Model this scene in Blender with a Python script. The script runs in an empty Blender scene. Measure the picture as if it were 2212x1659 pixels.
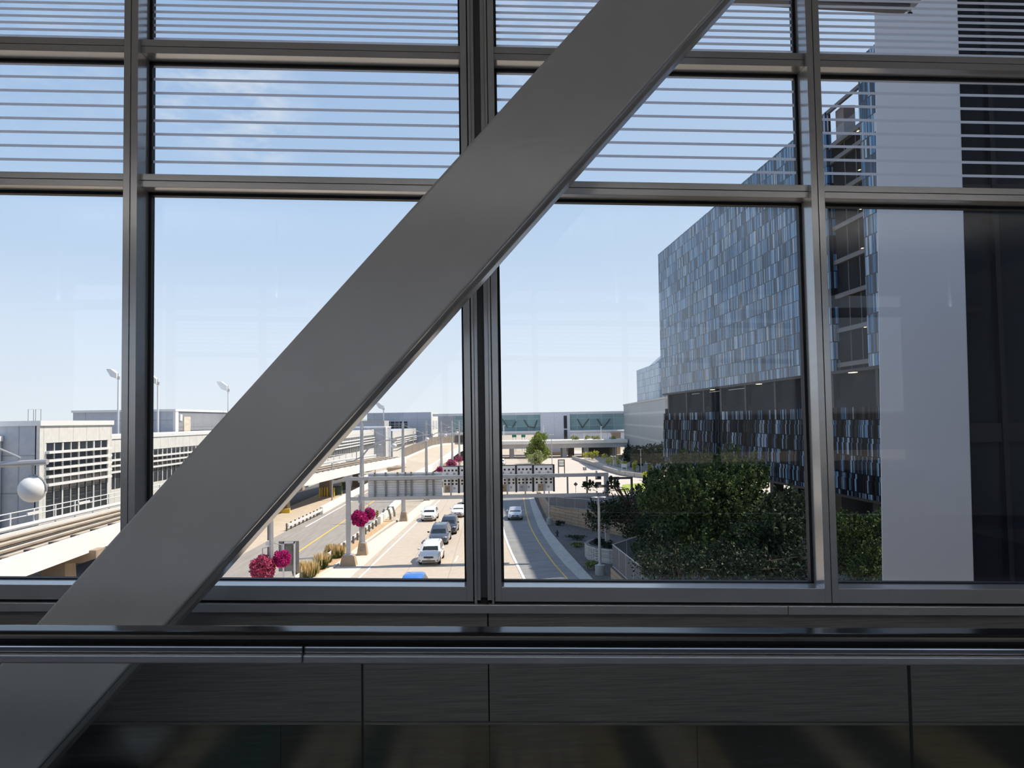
import bpy, math, random
import numpy as np
from mathutils import Vector, Matrix

# ------------------------------------------------------------------ camera
FW, FH, FOC = 2212.0, 1659.0, 1661.0
EYE = Vector((0.0, 0.0, 12.4))
YAW, TILT, ROLL = math.radians(1.38), math.radians(2.65), 0.0155
sc = bpy.context.scene
_F = Vector((math.sin(YAW) * math.cos(TILT), math.cos(YAW) * math.cos(TILT), math.sin(TILT)))
_R0 = _F.cross(Vector((0, 0, 1))).normalized()
_U0 = _R0.cross(_F)
_R = _R0 * math.cos(ROLL) - _U0 * math.sin(ROLL)
_U = _U0 * math.cos(ROLL) + _R0 * math.sin(ROLL)
cam_data = bpy.data.cameras.new('camera')
cam = bpy.data.objects.new('camera', cam_data)
sc.collection.objects.link(cam)
cam.matrix_world = Matrix(((_R.x, _U.x, -_F.x, EYE.x), (_R.y, _U.y, -_F.y, EYE.y), (_R.z, _U.z, -_F.z, EYE.z), (0, 0, 0, 1)))
cam_data.sensor_width = 36.0
cam_data.lens = FOC * 36.0 / FW
cam_data.clip_start, cam_data.clip_end = 0.05, 3000
sc.camera = cam

# ------------------------------------------------------------------ exposure and light
sc.view_settings.view_transform = 'Standard'
sc.view_settings.look = 'None'
sc.view_settings.gamma = 1.0
sc.view_settings.use_curve_mapping = False
sc.view_settings.exposure = 0.0
sc.cycles.max_bounces = 7
sc.cycles.diffuse_bounces = 4
sc.cycles.glossy_bounces = 4
sc.cycles.transmission_bounces = 4
sc.cycles.transparent_max_bounces = 16
sc.cycles.use_denoising = True
sc.cycles.caustics_reflective = False
sc.cycles.caustics_refractive = False
sc.cycles.sample_clamp_indirect = 6.0

SUN_EL, SUN_AZ = math.radians(55), math.radians(13)
SUN = Vector((math.cos(SUN_EL) * math.cos(SUN_AZ), math.cos(SUN_EL) * math.sin(SUN_AZ), math.sin(SUN_EL)))
sun_data = bpy.data.lights.new('sun', 'SUN')
sun_data.energy = 6.3
sun_data.angle = math.radians(0.53)
sun_data.color = (1.0, 0.90, 0.77)
sun = bpy.data.objects.new('sun', sun_data)
sc.collection.objects.link(sun)
sun.rotation_euler = SUN.to_track_quat('Z', 'Y').to_euler()
sun.location = (40, 20, 90)


def ray(px, py):
    return _F * FOC + _R * (px - FW / 2) - _U * (py - FH / 2)


def at_y(px, py, Y):
    d = ray(px, py)
    return EYE + d * (Y / d.y)


def at_z(px, py, z=0.0):
    d = ray(px, py)
    return EYE + d * ((z - EYE.z) / d.z)


def at_x(px, py, X):
    d = ray(px, py)
    return EYE + d * (X / d.x)


# sky: gradient by elevation, paler round the sun, wisps of cloud
world = bpy.data.worlds.new('sky')
sc.world = world
world.use_nodes = True
_n, _l = world.node_tree.nodes, world.node_tree.links
_n.clear()


def NN(t, **kw):
    x = _n.new(t)
    for k, v in kw.items():
        setattr(x, k, v)
    return x


def wmath(op, a, b=None, clamp=False):
    m = NN('ShaderNodeMath', operation=op)
    m.use_clamp = clamp
    for i, v in enumerate((a, b)):
        if v is None:
            continue
        if isinstance(v, (int, float)):
            m.inputs[i].default_value = v
        else:
            _l.new(v, m.inputs[i])
    return m.outputs[0]


def wdot(vec):
    m = NN('ShaderNodeVectorMath', operation='DOT_PRODUCT')
    _l.new(_nrm.outputs[0], m.inputs[0])
    m.inputs[1].default_value = vec
    return m.outputs['Value']


_tc = NN('ShaderNodeTexCoord')
_nrm = NN('ShaderNodeVectorMath', operation='NORMALIZE')
_l.new(_tc.outputs['Generated'], _nrm.inputs[0])
_sep = NN('ShaderNodeSeparateXYZ')
_l.new(_nrm.outputs[0], _sep.inputs[0])
_ramp = NN('ShaderNodeValToRGB')
_l.new(_sep.outputs['Z'], _ramp.inputs[0])
_els = _ramp.color_ramp.elements
_stops = [(0.0, (0.30, 0.29, 0.27, 1)), (0.002, (0.88, 0.94, 1.0, 1)), (0.10, (0.77, 0.88, 1.03, 1)), (0.20, (0.60, 0.76, 0.98, 1)),
          (0.30, (0.47, 0.65, 0.92, 1)), (0.44, (0.36, 0.54, 0.83, 1)), (0.8, (0.20, 0.35, 0.68, 1)), (1.0, (0.16, 0.31, 0.62, 1))]
while len(_els) < len(_stops):
    _els.new(0.5)
for e, (p, c) in zip(_els, _stops):
    e.position = p
    e.color = c
# paler towards the sun
_glow = wmath('POWER', wmath('MAXIMUM', wdot(SUN), 0.0), 2.2)
_mixg = NN('ShaderNodeMix', data_type='RGBA')
_l.new(wmath('MULTIPLY', _glow, 0.62, True), _mixg.inputs[0])
_l.new(_ramp.outputs[0], _mixg.inputs[6])
_mixg.inputs[7].default_value = (0.86, 0.92, 1.0, 1)
# clouds
_map = NN('ShaderNodeMapping')
_map.inputs['Scale'].default_value = (7, 7, 19)
_l.new(_nrm.outputs[0], _map.inputs[0])
_noi = NN('ShaderNodeTexNoise')
_noi.inputs['Scale'].default_value = 2.4
_noi.inputs['Detail'].default_value = 7
_noi.inputs['Roughness'].default_value = 0.62
_l.new(_map.outputs[0], _noi.inputs['Vector'])
_cl = NN('ShaderNodeMapRange')
_cl.inputs['From Min'].default_value = 0.41
_cl.inputs['From Max'].default_value = 0.68
_l.new(_noi.outputs[0], _cl.inputs[0])


def cloud_zone(px, py, rad_in, rad_out):
    d = ray(px, py).normalized()
    m = NN('ShaderNodeMapRange', interpolation_type='SMOOTHSTEP')
    m.inputs['From Min'].default_value = math.cos(rad_out)
    m.inputs['From Max'].default_value = math.cos(rad_in)
    _l.new(wdot(d), m.inputs[0])
    return m.outputs[0]


_z = wmath('MAXIMUM', cloud_zone(540, 245, 0.01, 0.085), cloud_zone(440, 225, 0.01, 0.07))
_z = wmath('MAXIMUM', _z, wmath('MULTIPLY', cloud_zone(1230, 60, 0.02, 0.13), 0.55))
_z = wmath('MAXIMUM', _z, wmath('MULTIPLY', cloud_zone(90, 70, 0.02, 0.15), 0.3))
_mixc = NN('ShaderNodeMix', data_type='RGBA')
_l.new(wmath('MULTIPLY', wmath('MULTIPLY', _cl.outputs[0], _z), 0.85, True), _mixc.inputs[0])
_l.new(_mixg.outputs[2], _mixc.inputs[6])
_mixc.inputs[7].default_value = (0.80, 0.86, 0.95, 1)
_bg = NN('ShaderNodeBackground')
_bg.inputs['Strength'].default_value = 1.0
_l.new(_mixc.outputs[2], _bg.inputs[0])
_wo = NN('ShaderNodeOutputWorld')
_l.new(_bg.outputs[0], _wo.inputs[0])

# ------------------------------------------------------------------ materials
MATS = {}


class NT:
    def __init__(s, m):
        m.use_nodes = True
        s.t = m.node_tree
        s.t.nodes.clear()

    def n(s, typ, **kw):
        x = s.t.nodes.new(typ)
        for k, v in kw.items():
            setattr(x, k, v)
        return x

    def put(s, v, sock):
        if isinstance(v, (int, float)):
            sock.default_value = v
        elif isinstance(v, (tuple, list)):
            sock.default_value = tuple(v) + ((1,) if len(v) == 3 and sock.type == 'RGBA' else ())
        else:
            s.t.links.new(v, sock)

    def math(s, op, a, b=0.0, clamp=False):
        m = s.n('ShaderNodeMath', operation=op)
        m.use_clamp = clamp
        s.put(a, m.inputs[0])
        s.put(b, m.inputs[1])
        return m.outputs[0]

    def mix(s, f, a, b):
        m = s.n('ShaderNodeMix', data_type='RGBA')
        s.put(f, m.inputs[0])
        s.put(a, m.inputs[6])
        s.put(b, m.inputs[7])
        return m.outputs[2]

    def obj(s, scale=None):
        tc = s.n('ShaderNodeTexCoord')
        if scale is None:
            return tc.outputs['Object']
        m = s.n('ShaderNodeMapping')
        m.inputs['Scale'].default_value = scale
        s.put(tc.outputs['Object'], m.inputs[0])
        return m.outputs[0]

    def noise(s, scale, detail=3, vec=None, rough=0.5):
        x = s.n('ShaderNodeTexNoise')
        x.inputs['Scale'].default_value = scale
        x.inputs['Detail'].default_value = detail
        x.inputs['Roughness'].default_value = rough
        s.put(vec if vec is not None else s.obj(), x.inputs['Vector'])
        return x.outputs[0]

    def ramp(s, v, stops, const=False):
        r = s.n('ShaderNodeValToRGB')
        if const:
            r.color_ramp.interpolation = 'CONSTANT'
        el = r.color_ramp.elements
        while len(el) < len(stops):
            el.new(0.5)
        for e, (p, c) in zip(el, stops):
            e.position = p
            e.color = tuple(c) + (1,)
        s.put(v, r.inputs[0])
        return r.outputs[0]

    def white(s, vec=None, w=None):
        x = s.n('ShaderNodeTexWhiteNoise', noise_dimensions='2D' if w is None else '1D')
        if w is None:
            s.put(vec, x.inputs['Vector'])
        else:
            s.put(w, x.inputs['W'])
        return x.outputs[0]

    def comb(s, a, b, c=0.0):
        x = s.n('ShaderNodeCombineXYZ')
        for i, v in enumerate((a, b, c)):
            s.put(v, x.inputs[i])
        return x.outputs[0]

    def out(s, shader):
        o = s.n('ShaderNodeOutputMaterial')
        s.t.links.new(shader, o.inputs[0])

    def principled(s, **kw):
        p = s.n('ShaderNodeBsdfPrincipled')
        for k, v in kw.items():
            s.put(v, p.inputs[k.replace('_', ' ')])
        return p


def mat(name, col, rough=0.6, metal=0.0, var=0.12, scale=3.0, stretch=None, bump=0.0, spec=0.5, coat=0.0):
    """plain surface with a little procedural mottling"""
    if name in MATS:
        return MATS[name]
    m = bpy.data.materials.new(name)
    t = NT(m)
    nz = t.noise(scale, 4, t.obj(stretch) if stretch else None)
    a = tuple(c * (1 - var) for c in col)
    b = tuple(min(1, c * (1 + var)) for c in col)
    c = t.ramp(nz, [(0.3, a), (0.7, b)])
    p = t.principled(Base_Color=c, Roughness=rough, Metallic=metal, Specular_IOR_Level=spec, Coat_Weight=coat)
    if bump:
        bp = t.n('ShaderNodeBump')
        bp.inputs['Strength'].default_value = bump
        bp.inputs['Distance'].default_value = 0.02
        t.put(nz, bp.inputs['Height'])
        t.put(bp.outputs[0], p.inputs['Normal'])
    t.out(p.outputs[0])
    MATS[name] = m
    return m


def brick_mat(name, c1, c2, mortar, w, h, msize=0.03, rough=0.8, axis='xz', offset=0.5, bump=0.0, metal=0.0, spec=0.5):
    """panels, blocks or slabs laid in courses"""
    m = bpy.data.materials.new(name)
    t = NT(m)
    s = t.n('ShaderNodeSeparateXYZ')
    t.put(t.obj(), s.inputs[0])
    ax = {'x': s.outputs[0], 'y': s.outputs[1], 'z': s.outputs[2]}
    if axis == 'sz':
        u = t.math('ADD', ax['x'], ax['y'])
        v = t.comb(u, ax['z'])
    else:
        v = t.comb(ax[axis[0]], ax[axis[1]])
    b = t.n('ShaderNodeTexBrick')
    b.offset = offset
    b.inputs['Scale'].default_value = 1.0
    b.inputs['Brick Width'].default_value = w
    b.inputs['Row Height'].default_value = h
    b.inputs['Mortar Size'].default_value = msize
    b.inputs['Mortar Smooth'].default_value = 0.1
    t.put(c1, b.inputs['Color1'])
    t.put(c2, b.inputs['Color2'])
    t.put(mortar, b.inputs['Mortar'])
    t.put(v, b.inputs['Vector'])
    nz = t.noise(2.0, 4)
    c = t.mix(0.25, b.outputs['Color'], t.ramp(nz, [(0.3, tuple(x * .7 for x in c1)), (0.7, tuple(min(1, x * 1.25) for x in c1))]))
    p = t.principled(Base_Color=c, Roughness=rough, Metallic=metal, Specular_IOR_Level=spec)
    if bump:
        bp = t.n('ShaderNodeBump')
        bp.inputs['Strength'].default_value = bump
        bp.inputs['Distance'].default_value = 0.05
        bp.invert = True
        t.put(b.outputs['Fac'], bp.inputs['Height'])
        t.put(bp.outputs[0], p.inputs['Normal'])
    t.out(p.outputs[0])
    MATS[name] = m
    return m


def glass_mat(name, tint=(0.93, 0.95, 0.95), r0=0.04, r90=0.9):
    """clear sheet glass: lets light straight through, mirrors by angle"""
    m = bpy.data.materials.new(name)
    t = NT(m)
    g = t.n('ShaderNodeNewGeometry')
    d = t.n('ShaderNodeVectorMath', operation='DOT_PRODUCT')
    t.put(g.outputs['Incoming'], d.inputs[0])
    t.put(g.outputs['Normal'], d.inputs[1])
    c = t.math('ABSOLUTE', d.outputs['Value'])
    k = t.math('POWER', t.math('SUBTRACT', 1.0, c, True), 5.0)
    f = t.math('ADD', t.math('MULTIPLY', k, r90 - r0), r0, True)
    nz = t.noise(0.8, 2)
    tr = t.n('ShaderNodeBsdfTransparent')
    t.put(t.ramp(nz, [(0.2, tuple(x * 0.985 for x in tint)), (0.8, tint)]), tr.inputs[0])
    gl = t.n('ShaderNodeBsdfGlossy')
    gl.inputs['Roughness'].default_value = 0.0
    mx = t.n('ShaderNodeMixShader')
    t.put(f, mx.inputs[0])
    t.put(tr.outputs[0], mx.inputs[1])
    t.put(gl.outputs[0], mx.inputs[2])
    t.out(mx.outputs[0])
    MATS[name] = m
    return m


def leaf_mat(name, stops, trans=0.35, rough=0.5):
    m = bpy.data.materials.new(name)
    t = NT(m)
    g = t.n('ShaderNodeNewGeometry')
    nz = t.noise(0.6, 3)
    v = t.math('ADD', t.math('MULTIPLY', g.outputs['Random Per Island'], 0.65), t.math('MULTIPLY', nz, 0.35))
    c = t.ramp(v, stops)
    p = t.principled(Base_Color=c, Roughness=rough, Specular_IOR_Level=0.12)
    tl = t.n('ShaderNodeBsdfTranslucent')
    t.put(c, tl.inputs[0])
    mx = t.n('ShaderNodeMixShader')
    mx.inputs[0].default_value = trans
    t.put(p.outputs[0], mx.inputs[1])
    t.put(tl.outputs[0], mx.inputs[2])
    t.out(mx.outputs[0])
    MATS[name] = m
    return m


def screen_mat(name, col, cover=0.6):
    """chain-link or wire screen: a fine weave, partly see-through"""
    m = bpy.data.materials.new(name)
    t = NT(m)
    nz = t.noise(40, 2)
    tr = t.n('ShaderNodeBsdfTransparent')
    p = t.principled(Base_Color=col, Roughness=0.6)
    mx = t.n('ShaderNodeMixShader')
    t.put(t.math('ADD', t.math('MULTIPLY', nz, 0.2), cover - 0.1, True), mx.inputs[0])
    t.put(tr.outputs[0], mx.inputs[1])
    t.put(p.outputs[0], mx.inputs[2])
    t.out(mx.outputs[0])
    MATS[name] = m
    return m


def panel_facade_mat(name, stops, row=1.67, tile=3.4, stripe=0.55, metal=0.25, rough=0.25, line=0.028, spec=0.5):
    """glass cladding in courses: tiles staggered by course, each printed with upright stripes of random tone"""
    m = bpy.data.materials.new(name)
    t = NT(m)
    s = t.n('ShaderNodeSeparateXYZ')
    t.put(t.obj(), s.inputs[0])
    u = t.math('ADD', s.outputs[1], t.math('MULTIPLY', s.outputs[0], 0.999))
    z = s.outputs[2]
    r = t.math('FLOOR', t.math('DIVIDE', z, row))
    sh = t.math('MULTIPLY', t.white(w=r), tile)
    us = t.math('ADD', u, sh)
    ti = t.math('FLOOR', t.math('DIVIDE', us, tile))
    st = t.math('FLOOR', t.math('DIVIDE', us, stripe))
    st2 = t.math('FLOOR', t.math('DIVIDE', us, stripe * 2.6))
    st3 = t.math('FLOOR', t.math('DIVIDE', us, stripe * 0.42))
    v = t.math('ADD', t.math('MULTIPLY', t.white(t.comb(ti, r)), 0.10), t.math('MULTIPLY', t.white(t.comb(st, r)), 0.36))
    v = t.math('ADD', v, t.math('MULTIPLY', t.white(t.comb(st2, t.math('ADD', r, 50.0))), 0.20))
    v = t.math('ADD', v, t.math('MULTIPLY', t.white(t.comb(st3, t.math('ADD', r, 90.0))), 0.34))
    c = t.ramp(v, stops)
    fz = t.math('FRACT', t.math('DIVIDE', z, row))
    fu = t.math('FRACT', t.math('DIVIDE', us, tile))
    ln = t.math('MAXIMUM', t.math('LESS_THAN', fz, line * 1.4), t.math('LESS_THAN', fu, line))
    c = t.mix(ln, c, (0.012, 0.016, 0.022))
    p = t.principled(Base_Color=c, Roughness=rough, Metallic=metal, Specular_IOR_Level=spec)
    t.out(p.outputs[0])
    MATS[name] = m
    return m


M = {}
M['frame'] = mat('anodised_aluminium', (0.52, 0.52, 0.53), 0.17, 0.4, 0.03, 5, (1, 1, 6), spec=0.6)
M['frame_dark'] = mat('shadowed_channel_aluminium', (0.16, 0.165, 0.18), 0.5, 0.2, 0.06)
M['gasket'] = mat('black_rubber_gasket', (0.008, 0.009, 0.012), 0.6, 0, 0.1)
M['brace'] = mat('grey_white_paint', (0.55, 0.55, 0.565), 0.15, 0, 0.03, 6, None, 0.02)
M['panel'] = mat('brushed_wall_panel', (0.235, 0.215, 0.205), 0.5, 0.25, 0.3, 7, (0.5, 1, 26))
M['kick'] = mat('polished_dark_steel', (0.44, 0.40, 0.36), 0.2, 1.0, 0.12, 5, (1, 1, 12))
M['dark_gap'] = mat('dark_joint', (0.01, 0.01, 0.011), 0.8)
M['rubber'] = mat('black_handrail_rubber', (0.012, 0.012, 0.014), 0.12, 0, 0.05, spec=0.3)
M['chrome'] = mat('polished_steel', (0.46, 0.46, 0.48), 0.14, 1.0, 0.04)
M['deck_al'] = mat('brushed_aluminium_profile', (0.42, 0.43, 0.46), 0.24, 0.6, 0.05, 6, (0.6, 1, 20))
M['carpet'] = mat('dark_floor', (0.035, 0.034, 0.034), 0.45, 0, 0.2, 3, spec=0.3)
M['ceil'] = mat('white_ceiling', (0.80, 0.80, 0.79), 0.8, 0, 0.03)
M['glass'] = glass_mat('window_glass', (0.965, 0.975, 0.975), 0.025, 0.85)
M['bal_glass'] = glass_mat('balustrade_glass', (0.90, 0.925, 0.92), 0.03, 0.8)
_m = bpy.data.materials.new('frit_print')
_t = NT(_m)
_p = _t.principled(Base_Color=_t.ramp(_t.noise(9, 2), [(0.3, (0.50, 0.56, 0.64)), (0.7, (0.54, 0.60, 0.68))]), Roughness=0.6)
_tl = _t.n('ShaderNodeBsdfTranslucent')
_tl.inputs[0].default_value = (0.66, 0.72, 0.86, 1)
_mx = _t.n('ShaderNodeMixShader')
_mx.inputs[0].default_value = 0.72
_t.put(_p.outputs[0], _mx.inputs[1])
_t.put(_tl.outputs[0], _mx.inputs[2])
_t.out(_mx.outputs[0])
M['frit'] = _m
# outdoors
M['ground'] = mat('sandy_ground', (0.42, 0.36, 0.29), 0.95, 0, 0.15, 0.3)
M['concrete'] = brick_mat('concrete_paving', (0.50, 0.425, 0.35), (0.52, 0.445, 0.365), (0.36, 0.30, 0.245), 3.55, 5.2, 0.035, 0.85, 'xy', 0.0)
M['shoulder'] = mat('pale_concrete', (0.66, 0.59, 0.51), 0.85, 0, 0.05, 1.2)
M['asphalt'] = mat('grey_asphalt', (0.30, 0.272, 0.245), 0.9, 0, 0.12, 0.9, (3, 0.25, 1))
M['asphalt_r'] = mat('worn_grey_road', (0.245, 0.245, 0.245), 0.9, 0, 0.14, 0.8, (0.6, 1.5, 1))
M['white_paint'] = mat('white_road_paint', (0.80, 0.79, 0.76), 0.7, 0, 0.05)
M['yellow_paint'] = mat('yellow_road_paint', (0.72, 0.46, 0.10), 0.7, 0, 0.08)
M['gravel'] = mat('tan_gravel', (0.50, 0.34, 0.20), 0.95, 0, 0.35, 9, None, 0.3)
M['mulch'] = mat('dark_stony_mulch', (0.115, 0.105, 0.10), 0.95, 0, 0.45, 5, None, 0.3)
M['lawn'] = mat('sunny_lawn', (0.30, 0.36, 0.06), 0.95, 0, 0.3, 1.5)
M['barrier'] = mat('white_concrete_barrier', (0.82, 0.79, 0.73), 0.85, 0, 0.06, 0.8)
M['barrier_grey'] = brick_mat('grey_concrete_barrier', (0.40, 0.37, 0.33), (0.45, 0.42, 0.37), (0.16, 0.15, 0.13), 3.0, 8, 0.09, 0.9, 'sz', 0.0)
M['girder'] = mat('white_girder_concrete', (0.78, 0.77, 0.75), 0.8, 0, 0.03, 0.5)
M['girder_grey'] = mat('grey_girder_concrete', (0.42, 0.42, 0.42), 0.8, 0, 0.06, 0.5)
M['pier'] = mat('brown_concrete_pier', (0.30, 0.235, 0.175), 0.9, 0, 0.18, 0.8)
M['plinth'] = mat('tan_cast_concrete', (0.42, 0.31, 0.20), 0.9, 0, 0.06, 2)
M['galv'] = mat('galvanised_steel', (0.46, 0.455, 0.46), 0.5, 0.3, 0.08, 3)
M['galv_dark'] = mat('dull_grey_steel', (0.23, 0.225, 0.22), 0.6, 0.3, 0.12, 3)
M['white_metal'] = mat('white_painted_metal', (0.74, 0.74, 0.74), 0.45, 0, 0.03)
M['sign_white'] = mat('off_white_cabinet', (0.90, 0.86, 0.80), 0.6, 0, 0.04)
M['black'] = mat('black_paint', (0.012, 0.012, 0.014), 0.5, 0, 0.1)
M['dark_steel'] = mat('dark_painted_steel', (0.055, 0.057, 0.062), 0.5, 0.2, 0.1)
M['wood'] = mat('weathered_post_timber', (0.20, 0.18, 0.15), 0.9, 0, 0.25, 4, (3, 3, 0.6))
M['yellow'] = mat('yellow_enamel', (0.80, 0.55, 0.05), 0.5, 0, 0.06)
M['rail_brown'] = mat('rusty_rail', (0.22, 0.17, 0.125), 0.8, 0.2, 0.25, 2, (1, 0.4, 1))
M['rail_tan'] = mat('dusty_running_surface', (0.50, 0.44, 0.36), 0.85, 0, 0.12, 2, (1, 0.3, 1))
M['rail_dark'] = mat('dark_track_bed', (0.07, 0.062, 0.055), 0.9, 0, 0.3, 1.5, (1, 0.3, 1))
M['cladding'] = brick_mat('white_metal_cladding', (0.66, 0.65, 0.62), (0.68, 0.67, 0.64), (0.40, 0.39, 0.38), 2.4, 9, 0.05, 0.5, 'sz', 0.0)
M['clad_grey'] = brick_mat('grey_metal_cladding', (0.43, 0.46, 0.52), (0.45, 0.48, 0.54), (0.25, 0.27, 0.32), 6.0, 3.3, 0.06, 0.5, 'sz', 0.0)
M['clad_slate'] = brick_mat('slate_metal_cladding', (0.21, 0.215, 0.235), (0.22, 0.225, 0.245), (0.10, 0.10, 0.11), 4.2, 2.4, 0.05, 0.5, 'sz', 0.0)  # darker grey panels, their own colour
M['win_dark'] = mat('dark_window_glass', (0.018, 0.023, 0.03), 0.06, 0, 0.3, 0.7, spec=0.7)
M['win_teal'] = brick_mat('teal_bridge_glass', (0.12, 0.22, 0.245), (0.24, 0.37, 0.40), (0.34, 0.43, 0.46), 4.2, 2.5, 0.10, 0.12, 'xz', 0.0, spec=0.7)
M['pale_clad'] = brick_mat('pale_bridge_cladding', (0.52, 0.54, 0.62), (0.53, 0.55, 0.63), (0.34, 0.36, 0.42), 4.6, 40, 0.05, 0.6, 'xz', 0.0)
M['mesh_facade'] = brick_mat('louvred_grey_facade', (0.36, 0.37, 0.37), (0.32, 0.33, 0.335), (0.50, 0.51, 0.51), 60, 3.4, 0.28, 0.5, 'sz', 0.0)
M['hotel_up'] = panel_facade_mat('blue_striped_cladding', [(0.30, (0.008, 0.012, 0.024)), (0.40, (0.022, 0.045, 0.09)), (0.47, (0.035, 0.11, 0.23)),
                                 (0.55, (0.06, 0.20, 0.40)), (0.62, (0.17, 0.30, 0.43)), (0.69, (0.44, 0.51, 0.56)), (0.76, (0.06, 0.053, 0.053))], 1.56, 2.6, .34, .0, .25, .042, .3)
M['hotel_low'] = panel_facade_mat('black_striped_cladding', [(0.2, (0.008, 0.008, 0.010)), (0.40, (0.016, 0.016, 0.019)), (0.50, (0.055, 0.042, 0.034)), (0.56, (0.016, 0.018, 0.022)),
                                  (0.62, (0.05, 0.075, 0.11)), (0.69, (0.15, 0.28, 0.42)), (0.78, (0.40, 0.44, 0.47))], 1.49, 2.2, .30, 0.0, 0.4, .03, .0)
M['hotel_dark'] = mat('smoked_glazing', (0.026, 0.029, 0.034), 0.1, 0, 0.3, 0.3, spec=0.05)
M['band_glass'] = mat('unlit_band_glazing', (0.022, 0.024, 0.028), 0.5, 0, 0.4, 0.25, spec=0.0)
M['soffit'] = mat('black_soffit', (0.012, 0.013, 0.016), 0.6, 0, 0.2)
M['slab'] = mat('grey_slab_edge', (0.11, 0.11, 0.115), 0.6, 0, 0.1)
M['lamp_on'] = bpy.data.materials.new('lit_downlight')
_t = NT(M['lamp_on'])
_e = _t.n('ShaderNodeEmission')
_t.put(_t.ramp(_t.noise(3, 1), [(0.2, (1.0, 0.80, 0.48)), (0.8, (1.0, 0.86, 0.58))]), _e.inputs[0])
_e.inputs[1].default_value = 2.2
_t.out(_e.outputs[0])
M['blocks'] = brick_mat('tan_block_wall', (0.40, 0.295, 0.20), (0.345, 0.25, 0.165), (0.085, 0.065, 0.05), 1.45, 0.36, 0.022, 0.9, 'sz', 0.5, 0.5)
M['stone'] = brick_mat('white_stacked_stone', (0.72, 0.70, 0.66), (0.42, 0.40, 0.37), (0.04, 0.035, 0.03), 0.42, 0.11, 0.022, 0.9, 'sz', 0.5, 0.6)
M['chain'] = screen_mat('chain_link_screen', (0.13, 0.135, 0.15), 0.72)
M['fence_brown'] = screen_mat('brown_wire_screen', (0.26, 0.22, 0.185), 0.82)
M['bark'] = mat('brown_bark', (0.10, 0.075, 0.05), 0.9, 0, 0.3, 5, (1, 1, 0.3))
M['leaf_shade'] = leaf_mat('deep_green_leaves', [(0.1, (0.010, 0.019, 0.011)), (0.5, (0.030, 0.050, 0.026)), (0.9, (0.085, 0.115, 0.050))], 0.22)
M['leaf_mid'] = leaf_mat('maple_green_leaves', [(0.1, (0.012, 0.024, 0.011)), (0.45, (0.045, 0.075, 0.028)), (0.9, (0.15, 0.20, 0.06))], 0.25)
M['leaf_sun'] = leaf_mat('bright_green_leaves', [(0.1, (0.08, 0.14, 0.02)), (0.5, (0.22, 0.30, 0.05)), (0.9, (0.45, 0.48, 0.12))], 0.3)
M['leaf_olive'] = leaf_mat('olive_green_leaves', [(0.1, (0.14, 0.18, 0.06)), (0.5, (0.30, 0.34, 0.13)), (0.9, (0.50, 0.50, 0.24))], 0.3)
M['leaf_yellow'] = leaf_mat('yellow_green_leaves', [(0.1, (0.26, 0.30, 0.03)), (0.5, (0.52, 0.52, 0.06)), (0.9, (0.75, 0.70, 0.20))], 0.3)
M['leaf_dark'] = leaf_mat('blackish_green_leaves', [(0.1, (0.010, 0.017, 0.012)), (0.5, (0.022, 0.036, 0.022)), (0.9, (0.045, 0.065, 0.035))], 0.15)
M['petal'] = leaf_mat('magenta_petals', [(0.12, (0.05, 0.07, 0.02)), (0.2, (0.30, 0.01, 0.10)), (0.5, (0.55, 0.015, 0.20)), (0.9, (0.72, 0.05, 0.33))], 0.3)
M['petal_faded'] = leaf_mat('dusty_pink_petals', [(0.12, (0.09, 0.10, 0.03)), (0.22, (0.34, 0.03, 0.10)), (0.5, (0.52, 0.07, 0.18)), (0.9, (0.75, 0.24, 0.30))], 0.3)
M['plume'] = leaf_mat('straw_plumes', [(0.1, (0.55, 0.38, 0.16)), (0.5, (0.72, 0.54, 0.26)), (0.9, (0.88, 0.75, 0.48))], 0.3)
M['blade'] = leaf_mat('green_grass_blades', [(0.1, (0.05, 0.08, 0.02)), (0.5, (0.16, 0.22, 0.05)), (0.9, (0.36, 0.36, 0.12))], 0.3)
M['tyre'] = mat('black_tyre', (0.012, 0.012, 0.012), 0.8)
M['rim'] = mat('silver_rim', (0.42, 0.42, 0.43), 0.3, 0.8)
M['car_glass'] = mat('dark_car_glass', (0.02, 0.026, 0.034), 0.06, 0, 0.2, spec=0.35)
M['headlight'] = mat('clear_headlight', (0.60, 0.62, 0.64), 0.1, 0.2, 0.1)
M['indicator'] = mat('amber_indicator', (0.75, 0.30, 0.04), 0.3)
M['grille'] = mat('black_grille', (0.02, 0.02, 0.022), 0.4)
M['plate'] = mat('licence_plate', (0.5, 0.53, 0.58), 0.5)


def paint(name, col):
    return mat(name, col, 0.25, 0.0, 0.02, 2, spec=0.6, coat=0.6)


M['p_white'] = paint('white_car_paint', (0.78, 0.78, 0.77))
M['p_blue'] = paint('bright_blue_car_paint', (0.045, 0.19, 0.60))
M['p_slate'] = paint('slate_blue_car_paint', (0.065, 0.085, 0.12))
M['p_navy'] = paint('navy_black_car_paint', (0.02, 0.03, 0.055))
M['p_silver'] = mat('silver_car_paint', (0.60, 0.62, 0.64), 0.25, 0.4, 0.02, 2, spec=0.6, coat=0.6)

# ------------------------------------------------------------------ mesh and object helpers
COL = sc.collection
rng = random.Random(11)
nrng = np.random.default_rng(5)


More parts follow.
